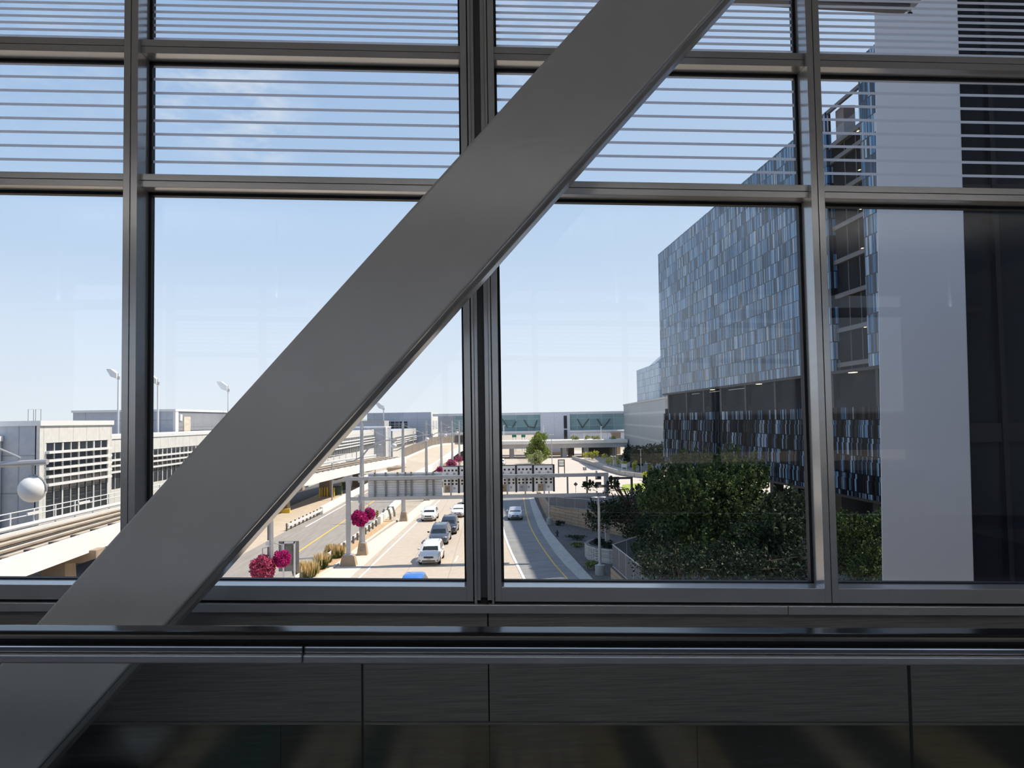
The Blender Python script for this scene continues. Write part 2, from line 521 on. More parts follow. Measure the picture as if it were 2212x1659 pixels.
class MB:
    def __init__(s):
        s.v, s.f, s.mi, s.mats = [], [], [], []
        s.cur = 0

    def use(s, m):
        if m not in s.mats:
            s.mats.append(m)
        s.cur = s.mats.index(m)
        return s

    def add(s, verts, faces):
        o = len(s.v)
        s.v += [tuple(v) for v in verts]
        s.f += [tuple(i + o for i in f) for f in faces]
        s.mi += [s.cur] * len(faces)
        return s

    def box(s, x0, x1, y0, y1, z0, z1, sl=0.0):
        vs = [(x, y, z + sl * x) for x in (x0, x1) for y in (y0, y1) for z in (z0, z1)]
        return s.add(vs, [(0, 1, 3, 2), (4, 6, 7, 5), (0, 4, 5, 1), (2, 3, 7, 6), (0, 2, 6, 4), (1, 5, 7, 3)])

    def beam(s, p, q, w, h, up=(0, 0, 1)):
        """box from p to q; w across, h along up"""
        p, q = Vector(p), Vector(q)
        d = (q - p).normalized()
        u = Vector(up)
        a = d.cross(u).normalized() * (w / 2)
        b = a.cross(d).normalized() * (h / 2)
        vs = [e + a * i + b * j for e in (p, q) for i, j in ((-1, -1), (1, -1), (1, 1), (-1, 1))]
        return s.add(vs, [(3, 2, 1, 0), (4, 5, 6, 7), (0, 1, 5, 4), (1, 2, 6, 5), (2, 3, 7, 6), (3, 0, 4, 7)])

    def tube(s, path, r, n=8, cap=True):
        path = [Vector(p) for p in path]
        rs = r if isinstance(r, (list, tuple)) else [r] * len(path)
        rings = []
        ref = None
        for i, p in enumerate(path):
            d = (path[min(i + 1, len(path) - 1)] - path[max(i - 1, 0)]).normalized()
            if ref is None:
                ref = Vector((0, 0, 1)) if abs(d.z) < 0.9 else Vector((1, 0, 0))
            a = d.cross(ref).normalized()
            b = a.cross(d).normalized()
            rings.append([p + (a * math.cos(2 * math.pi * k / n) + b * math.sin(2 * math.pi * k / n)) * rs[i] for k in range(n)])
        return s.loft(rings, cap)

    def loft(s, rings, cap=True, close=True):
        n = len(rings[0])
        vs = [v for r in rings for v in r]
        fs = []
        for i in range(len(rings) - 1):
            for k in range(n if close else n - 1):
                k2 = (k + 1) % n
                fs.append((i * n + k, i * n + k2, (i + 1) * n + k2, (i + 1) * n + k))
        if cap:
            fs.append(tuple(range(n - 1, -1, -1)))
            fs.append(tuple((len(rings) - 1) * n + k for k in range(n)))
        return s.add(vs, fs)

    def prism(s, poly, z0, z1):
        a = [(x, y, z0) for x, y in poly]
        b = [(x, y, z1) for x, y in poly]
        return s.loft([a, b])

    def frustum(s, c, w0, d0, w1, d1, z0, z1):
        r = lambda w, d, z: [(c[0] - w / 2, c[1] - d / 2, z), (c[0] + w / 2, c[1] - d / 2, z), (c[0] + w / 2, c[1] + d / 2, z), (c[0] - w / 2, c[1] + d / 2, z)]
        return s.loft([r(w0, d0, z0), r(w1, d1, z1)])

    def ball(s, c, rx, ry, rz, nu=14, nv=9, v0=0.0, v1=1.0):
        rings = []
        for j in range(nv + 1):
            t = math.pi * (v0 + (v1 - v0) * j / nv)
            t = min(max(t, 0.03), math.pi - 0.03)
            rings.append([(c[0] + rx * math.sin(t) * math.cos(2 * math.pi * k / nu), c[1] + ry * math.sin(t) * math.sin(2 * math.pi * k / nu), c[2] - rz * math.cos(t)) for k in range(nu)])
        return s.loft(rings)

    def strip(s, left, right, thick=0.0):
        """ribbon between two polylines, with a thickness below"""
        n = len(left)
        rings = []
        for a, b in zip(left, right):
            a, b = Vector(a), Vector(b)
            dn = Vector((0, 0, -max(thick, 0.004)))
            rings.append([a, b, b + dn, a + dn])
        return s.loft(rings)

    def wall(s, path, z0, z1, w):
        """upright band along a plan path; z0/z1 numbers or lists"""
        path = [Vector((p[0], p[1], 0)) for p in path]
        rings = []
        for i, p in enumerate(path):
            d = (path[min(i + 1, len(path) - 1)] - path[max(i - 1, 0)]).normalized()
            a = Vector((-d.y, d.x, 0)) * (w / 2)
            lo = z0[i] if isinstance(z0, (list, tuple)) else z0
            hi = z1[i] if isinstance(z1, (list, tuple)) else z1
            rings.append([p + a + Vector((0, 0, lo)), p - a + Vector((0, 0, lo)), p - a + Vector((0, 0, hi)), p + a + Vector((0, 0, hi))])
        return s.loft(rings)

    def quad(s, a, b, c, d, th=0.006):
        a, b, c, d = map(Vector, (a, b, c, d))
        n = (b - a).cross(d - a).normalized() * th
        return s.loft([[a, b, c, d], [a + n, b + n, c + n, d + n]])

    def build(s, name, m=None, parent=None, local=False, bevel=0.0, smooth=False, seg=2):
        me = bpy.data.meshes.new(name)
        me.from_pydata(s.v, [], s.f)
        if m is not None and not s.mats:
            s.mats = [m]
        for x in s.mats:
            me.materials.append(x)
        if len(s.mats) > 1:
            me.polygons.foreach_set('material_index', s.mi)
        return finish(me, name, parent, local, bevel, smooth, seg)


def finish(me, name, parent=None, local=False, bevel=0.0, smooth=False, seg=2):
    o = bpy.data.objects.new(name, me)
    COL.objects.link(o)
    import bmesh
    bm = bmesh.new()
    bm.from_mesh(me)
    if not smooth == 'leaf':
        bmesh.ops.recalc_face_normals(bm, faces=bm.faces)
    if parent is not None:
        if not local:
            bm.transform(world_of(parent).inverted())
        o.parent = parent
    elif not local:
        xs = [v.co.copy() for v in bm.verts]
        lo = [min(v[i] for v in xs) for i in range(3)]
        hi = [max(v[i] for v in xs) for i in range(3)]
        c = Vector(((lo[0] + hi[0]) / 2, (lo[1] + hi[1]) / 2, lo[2]))
        bm.transform(Matrix.Translation(-c))
        o.location = c
    bm.to_mesh(me)
    bm.free()
    if smooth is True:
        me.shade_smooth()
        me.set_sharp_from_angle(angle=math.radians(38))
    if bevel:
        b = o.modifiers.new('bevel', 'BEVEL')
        b.width = bevel
        b.segments = seg
        b.limit_method = 'ANGLE'
        b.angle_limit = math.radians(40)
    return o


def world_of(o):
    m = Matrix.Translation(o.location) @ o.rotation_euler.to_matrix().to_4x4()
    return world_of(o.parent) @ m if o.parent else m


def tag(o, label=None, cat=None, group=None, kind=None):
    if label:
        o['label'] = label
    if cat:
        o['category'] = cat
    if group:
        o['group'] = group
    if kind:
        o['kind'] = kind
    return o


def thing(name, label, cat, loc=(0, 0, 0), rotz=0.0, group=None, kind=None):
    o = bpy.data.objects.new(name, None)
    o.empty_display_size = 0.2
    COL.objects.link(o)
    o.location = loc
    o.rotation_euler = (0, 0, rotz)
    return tag(o, label, cat, group, kind)


def copy_tree(o, loc=None, rotz=None, label=None, parent=None, group=None):
    c = o.copy()
    COL.objects.link(c)
    if parent is not None:
        c.parent = parent
    if loc is not None:
        c.location = loc
    if rotz is not None:
        c.rotation_euler = (0, 0, rotz)
    if label:
        c['label'] = label
    if group:
        c['group'] = group
    for ch in [x for x in bpy.data.objects if x.parent == o]:
        copy_tree(ch, parent=c)
    return c


def leaves(name, pts, size, m, parent, aspect=0.6, up=None, local=False):
    """many small leaf quads at pts, each turned its own way"""
    pts = np.asarray(pts, dtype=float)
    n = len(pts)
    a = nrng.normal(size=(n, 3))
    if up is not None:
        a = a * (1 - up) + np.array([0, 0, 1.6]) * up
    a /= np.linalg.norm(a, axis=1)[:, None]
    b = nrng.normal(size=(n, 3))
    b -= a * (a * b).sum(1)[:, None]
    b /= np.linalg.norm(b, axis=1)[:, None]
    sz = size * nrng.uniform(0.65, 1.35, n)[:, None]
    a, b = a * sz, b * sz * aspect
    v = np.stack([pts - a, pts + b - a * .1, pts + a, pts - b - a * .1], 1).reshape(-1, 3)
    me = bpy.data.meshes.new(name)
    me.from_pydata(v.tolist(), [], np.arange(4 * n).reshape(n, 4).tolist())
    me.materials.append(m)
    return finish(me, name, parent, local, smooth='leaf')


def blob_points(c, r, n, shell=0.45, k=14, lump=0.45, cut=None):
    """points in a lumpy crown: k sub-lumps about an ellipsoid"""
    c, r = np.array(c, float), np.array(r, float)
    d = nrng.normal(size=(k, 3))
    d /= np.linalg.norm(d, axis=1)[:, None]
    cen = d * nrng.uniform(0.35, 0.75, (k, 1)) * r
    which = nrng.integers(0, k, n)
    q = nrng.normal(size=(n, 3))
    q /= np.linalg.norm(q, axis=1)[:, None]
    q *= nrng.uniform(shell, 1.0, (n, 1))
    p = cen[which] + q * r * lump
    if cut is not None:
        p = p[p[:, 2] > cut - c[2]]
    return p + c

# ================================================================== THE BRIDGE INTERIOR
UPW = 33.0
SL = -0.0253          # the bridge falls gently to the right
YM, YT, YG = 3.30, 3.33, 3.416   # mullion face, transom face, back of the frames


def zlev(py, Y):
    """height above x = 0 of a line that crosses the middle of the window wall"""
    p = at_y(1066, py, Y)
    return p.z - SL * p.x


def xm(px, Y=YM):
    return at_y(px, 700, Y).x


Z_T1T, Z_T1B = zlev(100.6, YT), zlev(129.7, YT)
Z_T2T, Z_T2B = zlev(388.0, YT), zlev(416.5, YT)
Z_ST, Z_SB = zlev(1268, YM), zlev(1299.5, YM)
Z_FL, Z_CE = 10.8, 14.62
MODW = xm(1777) - xm(1038)
XL, XC, XR = xm(278.4), xm(1038), xm(1777)
MW = 0.030            # half width of a mullion


def simple_mullion(name, x, label):
    t = thing(name, label, 'window mullion', (x, YM, Z_SB + SL * x), kind='structure')
    b = MB().use(M['frame'])
    b.box(x - MW, x - 0.0015, YM, YG, Z_SB, Z_CE, SL)
    b.box(x + 0.0015, x + MW, YM, YG, Z_SB, Z_CE, SL)
    b.build('mullion_face', None, t, bevel=0.0015)
    MB().box(x - MW + .004, x + MW - .004, YM + .006, YG, Z_SB, Z_CE, SL).build('seam_filler', M['dark_gap'], t)
    MB().box(x - 0.030, x + 0.030, YG + .03, YG + .055, Z_SB - .1, Z_CE, SL).build('outer_cap', M['frame'], t)
    return t


simple_mullion('trim_1', XL, 'grey aluminium window mullion left of the diagonal brace')
simple_mullion('trim_2', XR, 'grey aluminium window mullion in front of the dark hotel')
simple_mullion('trim_3', XL - MODW, 'grey aluminium window mullion beyond the photo on the left')
simple_mullion('trim_4', XR + MODW, 'grey aluminium window mullion beyond the photo on the right')
# the double mullion at the expansion joint
_t4 = thing('trim_5', 'double aluminium mullion with a dark central recess behind the brace', 'window mullion', (XC, YM, Z_SB + SL * XC), kind='structure')
_e = [xm(p) for p in (1001.0, 1015.0, 1017.4, 1030.6, 1045.0, 1059.6, 1061.2, 1075.2)]
b = MB().use(M['frame'])
b.box(_e[0], _e[1], YM, YG, Z_SB, Z_CE, SL)
b.box(_e[6], _e[7], YM, YG, Z_SB, Z_CE, SL)
b.build('mullion_face', None, _t4, bevel=0.0015)
b = MB().use(M['frame'])
b.box(_e[2], (_e[2] + _e[3]) / 2 - .002, YM - .004, YG, Z_SB - .012, Z_CE, SL)
b.box((_e[2] + _e[3]) / 2 - .002, _e[3], YM + .012, YG, Z_SB - .006, Z_CE, SL)
b.box(_e[4], (_e[4] + _e[5]) / 2 + .004, YM + .012, YG, Z_SB - .006, Z_CE, SL)
b.box((_e[4] + _e[5]) / 2 + .004, _e[5], YM - .004, YG, Z_SB - .012, Z_CE, SL)
b.build('inner_trim', None, _t4, bevel=0.0015)
b = MB().use(M['frame_dark'])
b.box(_e[1] - .002, _e[6] + .002, YM + .06, YG + .01, Z_SB - .02, Z_CE, SL)
b.build('recess', None, _t4)
MB().box(_e[0] + .02, _e[7] - .02, YG + .03, YG + .055, Z_SB - .1, Z_CE, SL).build('outer_cap', M['frame'], _t4)

BAYS = [(XL - MODW + MW, XL - MW), (XL + MW, _e[0]), (_e[7], XR - MW), (XR + MW, XR + MODW - MW)]
BAY_LABEL = ['window bay at the far left with the white guideway outside', 'wide window bay left of the centre, crossed by the brace',
             'window bay right of the centre with the big trees outside', 'window bay at the far right with the white column outside']
FR_MID = [158.5, 185.5, 215, 244.5, 274, 303, 332.5, 362]
FR_TOP = [99 - 14.45 * k for k in range(0, 31)]
GK = 0.0125


def window_bay(name, x0, x1, label, flip=False, yo=0.0):
    """three lights one above the other; flip mirrors the bay onto the opposite wall"""
    def Y(y):
        return y if not flip else -(y + yo)

    def bx(b, xa, xb, ya, yb, za, zb):
        ya, yb = sorted((Y(ya), Y(yb)))
        b.box(xa, xb, ya, yb, za, zb, SL)
    t = thing(name, label, 'window', ((x0 + x1) / 2, Y(YG), Z_SB + SL * (x0 + x1) / 2), kind='structure')
    for za, zb, nm in ((Z_T1B, Z_T1T, 'transom'), (Z_T2B, Z_T2T, 'transom'), (Z_SB, Z_ST, 'sill_rail')):
        b = MB().use(M['frame'])
        m = (za + zb) / 2
        if nm == 'transom':
            bx(b, x0, x1, YT, YG, za, m - .001)
            bx(b, x0, x1, YT, YG, m + .001, zb)
            b.use(M['dark_gap'])
            bx(b, x0, x1, YT + .006, YG, m - .003, m + .003)
        else:
            bx(b, x0 - .0, x1, YM + .001, YG, za, zb)
        bx(b.use(M['frame']), x0, x1, YG + .03, YG + .045, za + .012, zb)
        b.build(nm, None, t, bevel=0.0012)
    for i, (za, zb) in enumerate(((Z_ST, Z_T2B), (Z_T2T, Z_T1B), (Z_T1T, Z_CE))):
        g = MB().use(M['gasket'])
        bx(g, x0, x0 + GK, YG - .004, YG + .03, za, zb)
        bx(g, x1 - GK, x1, YG - .004, YG + .03, za, zb)
        bx(g, x0, x1, YG - .004, YG + .03, za, za + GK * .42)
        bx(g, x0, x1, YG - .004, YG + .03, zb - GK, zb)
        g.build('gasket', None, t)
        p = MB()
        bx(p, x0 + .006, x1 - .006, YG + .010, YG + .022, za + .004, zb - .004)
        p.build('glass_pane', M['glass'], t)
        if i:
            f = MB()
            for py in (FR_MID if i == 1 else FR_TOP):
                z = zlev(py, YG + .009)
                if za + .004 < z < zb - .003:
                    xa_, xb_, y_ = x0 + GK * .6, x1 - GK * .6, Y(YG + .0092)
                    f.add([(xa_, y_, z - .0062 + SL * xa_), (xb_, y_, z - .0062 + SL * xb_), (xb_, y_, z + .0062 + SL * xb_), (xa_, y_, z + .0062 + SL * xa_)], [(0, 1, 2, 3)])
            f.build('frit_stripes', M['frit'], t)
    return t


for i, (x0, x1) in enumerate(BAYS):
    window_bay('window_%d' % (i + 1), x0, x1, BAY_LABEL[i])

for k in range(3):    # bays beyond the picture on both sides
    xm_ = XL - MODW * (k + 1)
    window_bay('window_%d' % (20 + k), xm_ - MODW + MW, xm_ - MW, 'window bay beyond the photo on the left')
    xm_ = XR + MODW * (k + 1)
    window_bay('window_%d' % (25 + k), xm_ + MW, xm_ + MODW - MW, 'window bay beyond the photo on the right')
for k in (2, 3):
    simple_mullion('trim_%d' % (28 + k), XL - MODW * k, 'grey aluminium window mullion beyond the photo on the left')
    simple_mullion('trim_%d' % (32 + k), XR + MODW * k, 'grey aluminium window mullion beyond the photo on the right')

# opposite wall: the same lights, seen only as faint mirror images in the panes
YB = 9.2 - YG
for i in range(-3, 4):
    xc = XC + i * MODW
    window_bay('window_%d' % (i + 8), xc - MODW / 2 + MW, xc + MODW / 2 - MW, 'window bay of the opposite wall behind the walkway', True, YB - YG - 0.0)
_yo = -(YB)
t = tag(MB().box(-7.2, 7.2, _yo - .35, _yo + .06, Z_FL - .4, Z_SB, SL).build('wall_back', M['panel']), 'panelled wall below the opposite windows', 'wall', kind='structure')
for xa, xb, c in ((-6.2, -5.4, 'b'), (-4.6, -3.9, 't'), (-3.8, -2.6, 'b'), (-2.5, -2.2, 'b'), (-1.6, -.9, 't'), (-.6, .1, 'b'), (.2, .9, 'b'), (1.0, 1.5, 'b'), (2.6, 3.0, 'b'), (4.4, 5.6, 'b')):  # made-up panels added to give the kick plate beige and teal reflections
    MB().box(xa, xb, _yo + .06, _yo + .1, Z_FL, Z_SB - .05, SL).build('reflection_panel', mat('beige_reflection_panel', (0.62, 0.55, 0.44), .6) if c == 'b' else mat('teal_reflection_panel', (0.04, 0.22, 0.2), .6), t)
for i in range(-3, 5):
    xc = XC + (i - .5) * MODW
    tag(MB().box(xc - MW, xc + MW, _yo - .15, _yo + .12, Z_SB, Z_CE, SL).build('trim_%d' % (i + 9), M['frame']), 'window mullion of the opposite wall', 'window mullion', kind='structure')

# wall under the windows
t = thing('wall_front', 'brushed grey-brown wall panels under the window sill', 'wall', (0, 3.3, Z_FL), kind='structure')
YP = 3.30
z_led_t, z_led_b = zlev(1307, 3.262), zlev(1325.5, 3.262)
z_kick = zlev(1565, YP)
j = [xm(1045, YP) + 2 * MODW * k for k in (-2, -1, 0, 1, 2)]
for k in range(4):
    MB().box(j[k] + .003, j[k + 1] - .003, YP, YP + .06, z_kick + .012, z_led_b + .03, SL).build('wall_panel', M['panel'], t, bevel=0.001)
MB().box(-7.2, 7.2, YP + .012, YP + .4, Z_FL - .4, Z_SB + .003, SL).build('backing', M['dark_gap'], t)
t = thing('baseboard_front', 'polished dark metal kick plate along the foot of the wall', 'baseboard', (0, 3.3, Z_FL), kind='structure')
kj = [-7.2, xm(1045, YP) - 2 * MODW, xm(1045, YP) - .87, xm(1045, YP), xm(1482, YP), xm(1482, YP) + 2.0, 7.2]
for k in range(6):
    MB().box(kj[k] + .001, kj[k + 1] - .001, YP - .004, YP + .01, Z_FL, z_kick, SL).build('kick_plate', M['kick'], t)
MB().box(-7.2, 7.2, YP - .006, YP + .01, z_kick, z_kick + .010, SL).build('kick_top_edge', M['panel'], t)
# ledge under the frames, in two lengths
xj = at_y(1703, 1318, 3.262).x
for k, (xa, xb, lab) in enumerate(((-7.2, xj - .0015, 'aluminium ledge under the windows, long left length'), (xj + .0015, 7.2, 'aluminium ledge under the windows, right length past the joint'))):
    tag(MB().box(xa, xb, 3.262, 3.276, z_led_b, z_led_t, SL).build('trim_%d' % (20 + k), M['frame'], bevel=.002), lab, 'ledge', kind='structure')

tag(MB().box(-7.2, 7.2, 3.275, YP + .05, z_led_b, z_led_t - .012, SL).box(-7.2, 7.2, 3.318, YP + .05, z_led_t - .012, Z_SB + .002, SL).build('trim_22', M['dark_gap']), 'dark recess between window ledge and sill rail', 'ledge', kind='structure')
# floor, ceiling, end walls
tag(MB().box(-7.3, 7.3, -6.3, 3.7, Z_FL - .35, Z_FL, SL).build('floor', M['carpet']), 'dark floor of the footbridge with coloured strips added for kick plate reflections', 'floor', kind='structure')
_fl = bpy.data.objects['floor']  # made-up strips, laid out to colour the reflections in the kick plate
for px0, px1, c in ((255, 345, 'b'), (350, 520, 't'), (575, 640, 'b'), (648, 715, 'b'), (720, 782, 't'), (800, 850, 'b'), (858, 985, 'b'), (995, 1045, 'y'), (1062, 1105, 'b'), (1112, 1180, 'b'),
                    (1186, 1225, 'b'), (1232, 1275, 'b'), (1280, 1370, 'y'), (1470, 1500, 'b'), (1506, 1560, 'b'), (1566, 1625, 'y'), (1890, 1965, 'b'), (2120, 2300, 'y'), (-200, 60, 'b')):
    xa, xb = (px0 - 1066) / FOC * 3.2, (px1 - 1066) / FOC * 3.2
    MB().box(xa, xb, 2.3, 3.29, Z_FL - .002, Z_FL + .002, SL).build('reflection_strip', mat({'b': 'beige_reflection_strip', 't': 'teal_reflection_strip', 'y': 'ochre_reflection_strip'}[c], {'b': (0.52, 0.47, 0.39), 't': (0.02, 0.11, 0.10), 'y': (0.42, 0.36, 0.20)}[c], .6), _fl)
tag(MB().box(-7.3, 7.3, -6.3, 3.72, Z_CE, Z_CE + .4, SL).build('ceiling', M['ceil']), 'white ceiling of the footbridge', 'ceiling', kind='structure')
tag(MB().box(-7.3, -7.1, -6.3, 3.7, Z_FL - .3, Z_CE + .4, SL).build('wall_left', M['ceil']), 'end wall of the footbridge beyond the photo, left', 'wall', kind='structure')
tag(MB().box(7.1, 7.3, -6.3, 3.7, Z_FL - .6, Z_CE + .4, SL).build('wall_right', M['ceil']), 'end wall of the footbridge beyond the photo, right', 'wall', kind='structure')

# diagonal steel brace: wide-flange section standing between walkway and window
YBR = 2.72
tl, tr = at_y(1293.7, 0, YBR), at_y(1571, 0, YBR)
bl, br = at_y(62, 1365, YBR), at_y(345, 1367, YBR)
dl, dr = (tl - bl), (tr - br)


def along(p, d, z):
    return p + d * ((z - p.z) / d.z)


zlo, zhi = Z_FL + 0.30, Z_CE - .11
A, B_, C_, D_ = along(bl, dl, zlo), along(br, dr, zlo), along(tr, dr, zhi), along(tl, dl, zhi)
t = thing('diagonal_brace', 'broad grey-white steel brace running diagonally in front of the windows', 'brace', ((A.x + B_.x) / 2, YBR, Z_FL))
dirv = (D_ - A).normalized()
across = (B_ - A)
across = (across - dirv * across.dot(dirv))
wdt = across.length
across.normalize()
mid0, mid1 = (A + B_) / 2, (C_ + D_) / 2


def slab(y0, y1, a0, a1):
    """length of the brace between depths y0..y1 and across a0..a1"""
    b = MB()
    r = []
    for base in (A, D_):
        r.append([base + across * a + Vector((0, y - YBR, 0)) for a, y in ((a0, y0), (a1, y0), (a1, y1), (a0, y1))])
    return b.loft(r)


slab(YBR, YBR + .034, 0, wdt).build('front_flange', M['brace'], t, bevel=.011, seg=3)
slab(YBR + .034, YBR + .15, .04, wdt - .032).build('web', M['brace'], t)
slab(YBR + .15, YBR + .295, 0, wdt).build('back_flange', M['brace'], t, bevel=.02, seg=4)
slab(YBR + .084, YBR + .106, wdt - .034, wdt - .010).build('edge_bead', M['frame'], t, bevel=.006)

MB().box(B_.x - .38, B_.x + .1, YBR - .04, YBR + .34, Z_FL + .03, Z_FL + .12, SL * 0).build('base_plate', M['brace'], t)

# moving-walkway balustrade
YH = 2.10
t = thing('walkway_balustrade', 'glass balustrade with black rubber handrail beside the moving walkway', 'balustrade', (0, YH, Z_FL))
zt, zb = zlev(1366, YH - .03), zlev(1402, YH - .045)


def bar(nm, m, za, zb, w, xa=-7.0, xb=7.0, bev=.004, y=YH, seg=3):
    return MB().box(xa, xb, y - w / 2, y + w / 2, za, zb, SL).build(nm, m, t, bevel=bev, seg=seg)


bar('handrail_belt', M['rubber'], zb, zt, .085, bev=.017, seg=5)
zg0, zg1 = zlev(1412, YH - .03), zb
z1, z2 = zlev(1436, YH - .04), zlev(1416, YH - .04)
xjn = at_y(653, 1425, YH - .04).x
for xa, xb in ((-7.0, xjn - .001), (xjn + .001, 7.0)):
    bar('handrail_guide', M['chrome'], zg0 - .002, zg1 + .003, .062, xa, xb, .006)
    bar('aluminium_profile', M['deck_al'], z1, z2, .082, xa, xb, .005)
bar('guide_shadow_gap', M['dark_gap'], z2 - .002, zg0, .05, bev=0)
xp = at_y(783, 1500, YH).x
pw = at_y(1965, 1500, YH).x - xp
for k in range(-4, 4):
    MB().box(xp + pw * k + .0025, xp + pw * (k + 1) - .0025, YH - .006, YH + .006, Z_FL + .16, z1 + .01, SL).build('glass_panel', M['bal_glass'], t)
    MB().box(xp + pw * k - .0022, xp + pw * k + .0022, YH - .005, YH + .005, Z_FL + .16, z1, SL).build('panel_joint', M['dark_gap'], t)
bar('skirt', M['deck_al'], Z_FL, Z_FL + .17, .16, bev=.004)

# added unseen uplights: fill light off the white ceiling brightens the walkway
for k, (x, y) in enumerate(((-3.6, -1.7), (0.2, -1.7), (4.0, -1.7))):
    z = Z_CE - .95 + SL * x
    t = thing('fill_uplight', 'added unseen uplight over the footbridge beyond the photo', 'added fill light', (x, y, z), 0, 'added fill uplights')
    MB().box(x - 1.5, x + 1.5, y - .12, y + .12, z - .06, z + .02).build('housing', M['white_metal'], t)
    for dx in (-1.2, 1.2):
        MB().box(x + dx - .01, x + dx + .01, y - .01, y + .01, z, Z_CE + .05 + SL * x).build('hanger', M['galv'], t)
    l = bpy.data.lights.new('fill_light', 'AREA')
    l.shape = 'RECTANGLE'
    l.size, l.size_y = 2.9, 0.2
    l.energy = UPW
    l.color = (1.0, 0.96, 0.93)
    lo = bpy.data.objects.new('fill_light', l)
    COL.objects.link(lo)
    lo.location = (x, y, z + .03)
    lo.rotation_euler = (math.pi, 0, 0)

# light bar hung outside the upper panes
p0, p1 = at_y(1440, -14, 4.1), at_y(1978, 13, 4.1)
t = thing('light_bar', 'grey metal light bar hanging outside the top panes near the white column', 'light fixture', (p1.x, 4.1, p1.z))
MB().beam(p0 + Vector((0, 0, .02)), p1 + Vector((0, 0, .02)), .12, .05).build('housing', M['frame'], t, bevel=.006)
MB().beam(p0 - Vector((0, 0, .016)), p1 - Vector((.05, 0, .016)), .07, .02).build('lens', M['frame_dark'], t)
MB().ball((p1.x - .04, 4.09, p1.z - .05), .014, .014, .012).build('sensor', M['black'], t)
q = p0 + Vector((.25, 0, 0))
MB().beam(q, (q.x, 3.70, Z_CE + .2 + SL * q.x), .03, .03, (1, 0, 0)).build('hanger', M['frame'], t)
q = p1 - Vector((.3, 0, 0))
MB().beam(q, (q.x, 3.70, Z_CE + .2 + SL * q.x), .03, .03, (1, 0, 0)).build('hanger', M['frame'], t)

# white column and the dark wing beside the bridge
Yc = 8.6
k0, k1, k2, k3 = at_y(1888, 0, Yc), at_y(2068, 0, Yc), at_y(2104, 1260, Yc), at_y(1906, 1258, Yc)


def ext(p, q, z):
    return p + (q - p) * ((z - p.z) / (q.z - p.z))


b = MB()
rings = []
for z in (0.0, 26.0):
    a, c = ext(k0, k3, z), ext(k1, k2, z)
    rings.append([(a.x, Yc, z), (c.x, Yc, z), (c.x * 1.035, Yc + .34, z), (a.x * 1.045, Yc + .34, z)])
b.loft(rings)
tag(b.build('white_column', mat('smooth_white_concrete', (0.76, 0.74, 0.75), 0.7, 0, 0.02, 0.6), bevel=.01), 'tall plain white column outside the right window bay', 'column')
t = thing('dark_hotel_wing', 'dark glazed wing right of the white column', 'building', (12, 9, 0))
b = MB()
b.prism([(5.15, 9.0), (8.4, 8.95), (8.4, 3.9), (30, 3.9), (30, 13), (8.2, 13)], 0, 46)  # unseen near arm and height shaped to block sun from the windows
b.build('wall', M['hotel_dark'], t)
for x in (6.0, 7.25):
    MB().box(x - .03, x + .03, 8.9, 9.0, 0, 46).build('mullion', M['soffit'], t)
for z in (9.2, 12.05, 14.9, 17.7):
    MB().box(5.3, 8.4, 8.93, 9.0, z, z + .22).build('spandrel', M['soffit'], t)

# ================================================================== OUTDOORS
def gz(px, py, z=0.0):
    return at_z(px, py, z)


def extend(pts, near=None, far=None):
    """pts far to near; lengthen along the last and first directions to given Y"""
    pts = [Vector(p) for p in pts]
    if near is not None:
        d = pts[-1] - pts[-2]
        pts.append(pts[-1] + d * ((near - pts[-1].y) / d.y))
    if far is not None:
        pts.insert(0, Vector((pts[0].x, far, pts[0].z)))
    return pts


def flat(p, z):
    return Vector((p.x, p.y, z))


tag(MB().box(-260, 260, -260, 620, -1.4, -0.06).build('ground', M['ground']), 'sandy open ground around the roads', 'ground', kind='structure')

tag(MB().box(-120, 120, -200, -9, -.08, -.03).build('reflection_dimmer', mat('dimmer_dark_grey', (0.07, 0.07, 0.072), .9)), 'unseen dark sheet added beyond the footbridge to dim pane reflections', 'road', kind='structure')  # unseen dark sheet, put in to dim what the panes mirror

# --- roads
wl = extend([gz(1083, 1127.6), gz(1091.3, 1161.4), gz(1105.8, 1197.6), gz(1132, 1250.6)], 34)
yl = extend([gz(1131.6, 1075.8), gz(1137, 1110.8), gz(1146.8, 1142), gz(1166, 1175.8), gz(1195, 1216.9), gz(1225, 1250.6)], 34)
gu = extend([gz(1143, 1075.8), gz(1149, 1101), gz(1163.7, 1142), gz(1204.7, 1204.8), gz(1250.5, 1250.6)], 34)
kb = extend([gz(1152.8, 1074.6), gz(1158.9, 1089), gz(1173.3, 1120.4), gz(1190, 1151.8), gz(1228.8, 1197.6), gz(1277, 1250.6)], 34)


def x_at(line, y):
    for a, c in zip(line, line[1:]):
        if a.y >= y >= c.y or a.y <= y <= c.y:
            f = (y - a.y) / (c.y - a.y)
            return a.x + (c.x - a.x) * f
    return line[0].x if abs(y - line[0].y) < abs(y - line[-1].y) else line[-1].x


YS = [34, 45, 52, 60, 66, 72, 78, 84, 90, 96, 102, 110, 124, 150, 200, 260, 400]


def leftedge(y):
    return -13.2 + (y - 79.5) * 0.073 if y < 96 else max(-12.0 + (y - 96) * 0.04, -12) if y < 170 else -9.0


